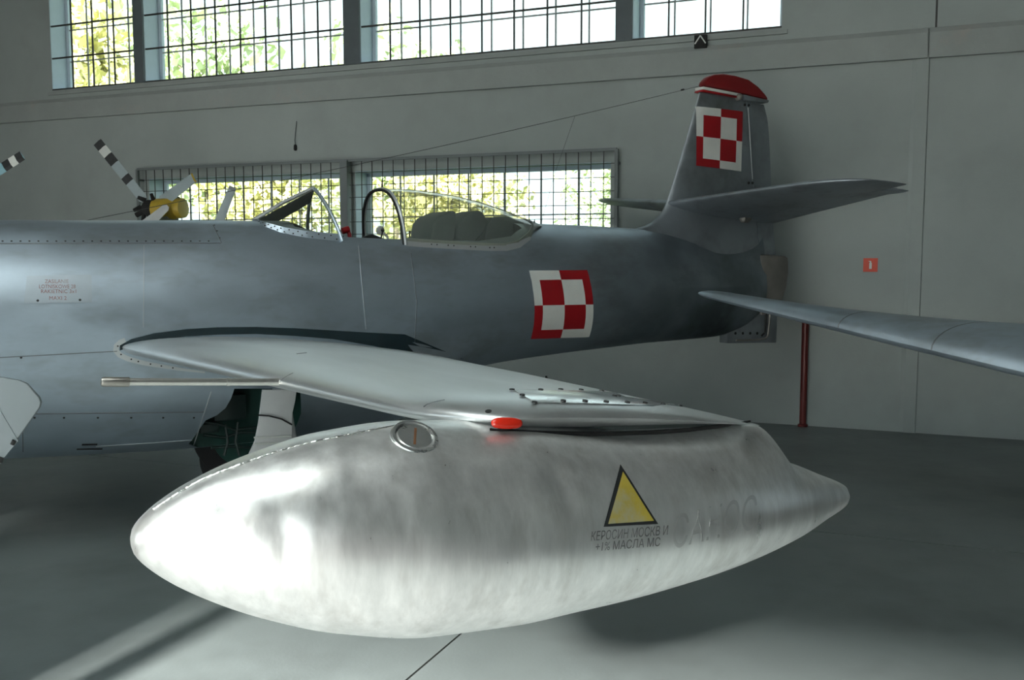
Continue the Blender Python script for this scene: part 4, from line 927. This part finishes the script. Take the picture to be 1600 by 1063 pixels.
for x in (-.80, -.48):
    w = MB(); w.box((x, .02, .5), ((1, 0, 0), (0, 1, 0), (0, 0, 1)), (.03, .12, .5)); w.build('stand_leg', 'frame', fbm, smooth=False)
# helicopter standing along the far wall: tail rotor and one main blade show above the jet
hub = at(236, 326, 11.4); heli = empty('helicopter', (hub.x, hub.y, 0)); H0 = Vector((hub.x, hub.y, 0))
tag(heli, 'helicopter behind the jet, showing a striped tail rotor on a yellow gearbox', 'helicopter')
def blade(parent, a, b, w0, w1, nrm, stripes, base_m, name='blade', th=.02):
    # flat tapered blade with painted bands, a..b, bands given as fractions
    a, b = Vector(a), Vector(b); d = (b - a).normalized(); s_ = d.cross(Vector(nrm)).normalized(); n_ = s_.cross(d)
    cuts = sorted({0.0, .06, 1.0, *[x for st_ in stripes for x in st_[:2]]}); w = MB(); ms = [base_m] + sorted({st_[2] for st_ in stripes}); A = []
    for t in cuts:
        p = a + (b - a) * t; h_ = (w0 + (w1 - w0) * t) / 2 * (1 if t > .03 else .5); A.append([p + s_ * h_, p + n_ * th / 2 + s_ * h_ * .4, p - s_ * h_, p - n_ * th / 2 + s_ * h_ * .4])
    def mi(i, j):
        m_ = (cuts[i] + cuts[i + 1]) / 2
        for x0, x1, mm in stripes:
            if x0 < m_ < x1: return ms.index(mm)
        return 0
    w.grid(A, wrapj=True, mi=mi, capi=True); return w.build(name, ms, parent, ang=25)
dc = Vector((0, -1, 0))
T1 = at(152, 222, 11.5) - H0; hc = hub - H0
blade(heli, hc + (T1 - hc) * .1, T1, .11, .115, dc, [(.9, 1, 'black'), (.78, .9, 'white'), (.64, .78, 'black'), (.33, .43, 'black')], 'heligrey')
T2 = at(304, 277, 11.0) - H0; blade(heli, hc + (T2 - hc) * .12 + Vector((.05, 0, .02)), T2,   .14, .11, dc, [(.96, 1.0, 'heliyellow')], 'heligrey')
T3 = at(205, 372, 10.9) - H0; blade(heli, at(262, 322, 11.15) - H0, T3, .08, .17, dc, [(.9, 1, 'black')], 'strutgrey')
w = MB(); g0, g1 = at(240, 328, 11.4) - H0, at(288, 325, 11.3) - H0; ax_ = (g1 - g0); lg = ax_.length
w.lathe(g0, ax_, [(0, .09), (lg * .08, .125), (lg * .6, .135), (lg * .72, .11), (lg * .74, .10), (lg * .8, .10), (lg * .82, .12), (lg * .97, .115), (lg, .06)], 20); w.build('gearbox', 'heliyellow', heli)
w = MB(); w.lathe(hc, (.2, -1, 0), [(-.12, .05), (-.08, .10), (.08, .10), (.12, .04)], 12)
for an in range(6): w.tube([hc + Vector((.10 * cos(an), -.05, .10 * sin(an))), hc + Vector((.17 * cos(an + .3), -.1, .17 * sin(an + .3)))], [.03, .02], 6)
w.tube([hc + Vector((-.16, -.05, -.08)), hc + Vector((.2, -.05, .1))], .03, 8); w.tube([hc + Vector((.14, -.02, .13)), hc + Vector((.34, -.02, .12)), hc + Vector((.40, 0, .02))], .018, 6); w.build('rotor_hub', 'gap', heli)
mast = hub - WD * 6.2; mb = Vector((mast.x, mast.y, 0)) - H0
w = MB(); w.tube([g1 * .6 + g0 * .4 + Vector((0, 0, -.08)), mb + WD * 5.2 + UP * 1.55, mb + WD * 3.5 + UP * 1.42, mb + WD * 1.2 + UP * 1.35], [.10, .13, .20, .34], 16); w.build('tail_boom', 'helibody', heli)
w = MB(); w.lathe(mb + UP * 1.2, WD, [(-2.0, .1), (-1.8, .45), (-1.0, .68), (0, .7), (.8, .6), (1.6, .3)], 24); w.build('cabin', 'helibody', heli)
w = MB(); w.tube([mb + UP * 1.8, mb + UP * 2.95], .06, 10); w.build('rotor_mast', 'frame', heli)
ro = mb + UP * 2.95
for k in (1, -1):
    blade(heli, ro, ro + (-WD * 4.2 + WN * (.25 * k - .3)) - UP * .25, .20, .20, UP, [(.965, 1, 'black'), (.93, .965, 'white'), (.89, .93, 'black')], 'bladeblue', 'main_blade')
for sx, so in ((-.9, .45), (-.9, -.45), (.7, .45), (.7, -.45)):
    p = mb + WD * sx + WN * so; wheel(heli, (p.x, p.y, .22), .22, .12, axis=WN); w = MB(); w.tube([(p.x, p.y, .22), (p.x - WN.x * so * .4, p.y - WN.y * so * .4, .8)], .03, 8); w.build('gear_leg', 'frame', heli)
# second rotor on a post beyond the left edge, one blade tip in the picture
rb = at(-150, 360, 9.6); RB = Vector((rb.x, rb.y, 0)); rt_ = empty('display_rotor', RB); tag(rt_, 'blue rotor blade with black and white banded tip at the upper left edge', 'rotor')
rc = rb - RB; tv = at(35, 243, 9.6) - RB - rc
for k in range(3):
    an = 2 * pi * k / 3; d_ = Vector((tv.x * cos(an) - tv.z * sin(an), tv.y, tv.x * sin(an) + tv.z * cos(an)))
    blade(rt_, rc, rc + d_, .11, .095, dc, [(.95, 1, 'black'), (.90, .95, 'white'), (.845, .90, 'black')], 'bladeblue', th=.03)
w = MB(); w.lathe(rc + Vector((0, -.08, 0)), (0, 1, 0), [(0, .03), (.03, .1), (.2, .1), (.25, .05)], 16); w.build('hub', 'frame', rt_)
w = MB(); w.tube([(rc.x, rc.y + .12, .0), (rc.x, rc.y + .12, rc.z + .05)], .045, 10); w.lathe((rc.x, rc.y + .12, 0), (0, 0, 1), [(0, .35), (.03, .35), (.04, .1)], 20); w.build('stand', 'frame', rt_)
# upright propeller on a stand by the far wall
pb = at(322, 420, 11.0); PB = Vector((pb.x, pb.y, 0)); prp = empty('propeller', PB); tag(prp, 'grey propeller blade standing upright behind the jet, left of the windscreen', 'propeller')
hz = 1.72; blade(prp, (0, 0, hz), at(364, 292, 11.0) - PB, .13, .085, dc, [(.95, 1.0, 'finplate')], 'heligrey')
blade(prp, (0, 0, hz), (-.85, .1, hz - .5), .18, .14, dc, [(.9, 1, 'black')], 'finplate'); blade(prp, (0, 0, hz), (.85, .1, hz - .5), .18, .14, dc, [(.9, 1, 'black')], 'finplate')
w = MB(); w.lathe((0, -.1, hz), (0, 1, 0), [(0, .02), (.05, .09), (.2, .1), (.25, .06)], 16); w.build('hub', 'frame', prp)
w = MB(); w.box((0, .12, hz / 2), ((1, 0, 0), (0, 1, 0), (0, 0, 1)), (.05, .04, hz / 2)); w.box((0, .12, .02), ((1, 0, 0), (0, 1, 0), (0, 0, 1)), (.35, .25, .02)); w.build('stand', 'frame', prp, smooth=False)
# things on the wall
def wall_thing(name, s, z, label, cat): o = empty(name, onwall(s, 0, z)); tag(o, label, cat); return o, Vector(onwall(s, 0, z))
def wbox(parent, c0, name, s, z, hs, hz_, o0, o1, m, base):
    w = MB(); w.box(onwall(s, (o0 + o1) / 2, z) - base, (WD, WN, UP), (hs, (o1 - o0) / 2, hz_)); return w.build(name, m, parent, smooth=False)
sg, b0 = wall_thing('fire_sign', .62, 1.63, 'small orange-red fire extinguisher sign on the white wall at right', 'sign')
wbox(sg, None, 'sign_plate', .62, 1.63, .066, .066, .001, .006, 'signred', b0)
w = MB(); 
for ds, dz, hs, hh in ((0, -.008, .012, .030), (0, .030, .006, .010), (-.008, .036, .010, .004)): w.box(onwall(.62 + ds, .007, 1.63 + dz) - b0, (WD, WN, UP), (hs, .0012, hh))
w.build('extinguisher_pictogram', 'white', sg, smooth=False)
sg, b0 = wall_thing('vent_plate', -1.07, 3.885, 'small square black plate with a white chevron under the upper window', 'plate')
wbox(sg, None, 'plate', -1.07, 3.888, .062, .064, .03, .075, 'gap', b0)
w = MB()
for k in (-1, 1):
    a, b = onwall(-1.07, .077, 3.945) - b0, onwall(-1.07 + k * .055, .077, 3.865) - b0; d = (b - a).normalized(); w.box((a + b) / 2, (d, WN, d.cross(WN)), ((b - a).length / 2, .002, .006))
w.build('chevron_mark', 'white', sg, smooth=False)
sg, b0 = wall_thing('hanging_cable', -6.03, 3.17, 'thin black cable end hanging on the wall above the low window', 'cable')
w = MB(); w.tube([onwall(-6.01, .01, 3.35) - b0, onwall(-6.025, .012, 3.25) - b0, onwall(-6.04, .015, 3.12) - b0, onwall(-6.03, .02, 3.07) - b0], .006, 6); w.build('cord', 'frame', sg)
w = MB(); w.lathe(onwall(-6.03, .02, 3.07) - b0, -UP, [(0, .008), (.01, .018), (.06, .02), (.075, .012)], 10); w.build('socket', 'gap', sg)
pp_, b0 = wall_thing('standing_pipe', .02, 0, 'dark red pipe standing on the floor against the wall at right', 'pipe')
w = MB(); w.tube([onwall(.03, .05, .0) - b0, onwall(.03, .05, 1.12) - b0], .034, 16); w.build('pipe', 'pipered', pp_)
w = MB(); w.lathe(onwall(.03, .05, 0) - b0, UP, [(0, .05), (.02, .05), (.03, .036)], 16); w.lathe(onwall(.03, .05, 1.10) - b0, UP, [(0, .042), (.06, .042), (.07, .03)], 16); w.build('collar', 'pipered', pp_)
sg, b0 = wall_thing('wall_hook', -2.74, .35, 'tiny black hook on the wall just above the wing', 'hook')
w = MB(); w.tube([onwall(-2.74, 0, .345) - b0, onwall(-2.74, .03, .345) - b0, onwall(-2.74, .035, .375) - b0], .012, 6); w.build('hook', 'gap', sg)
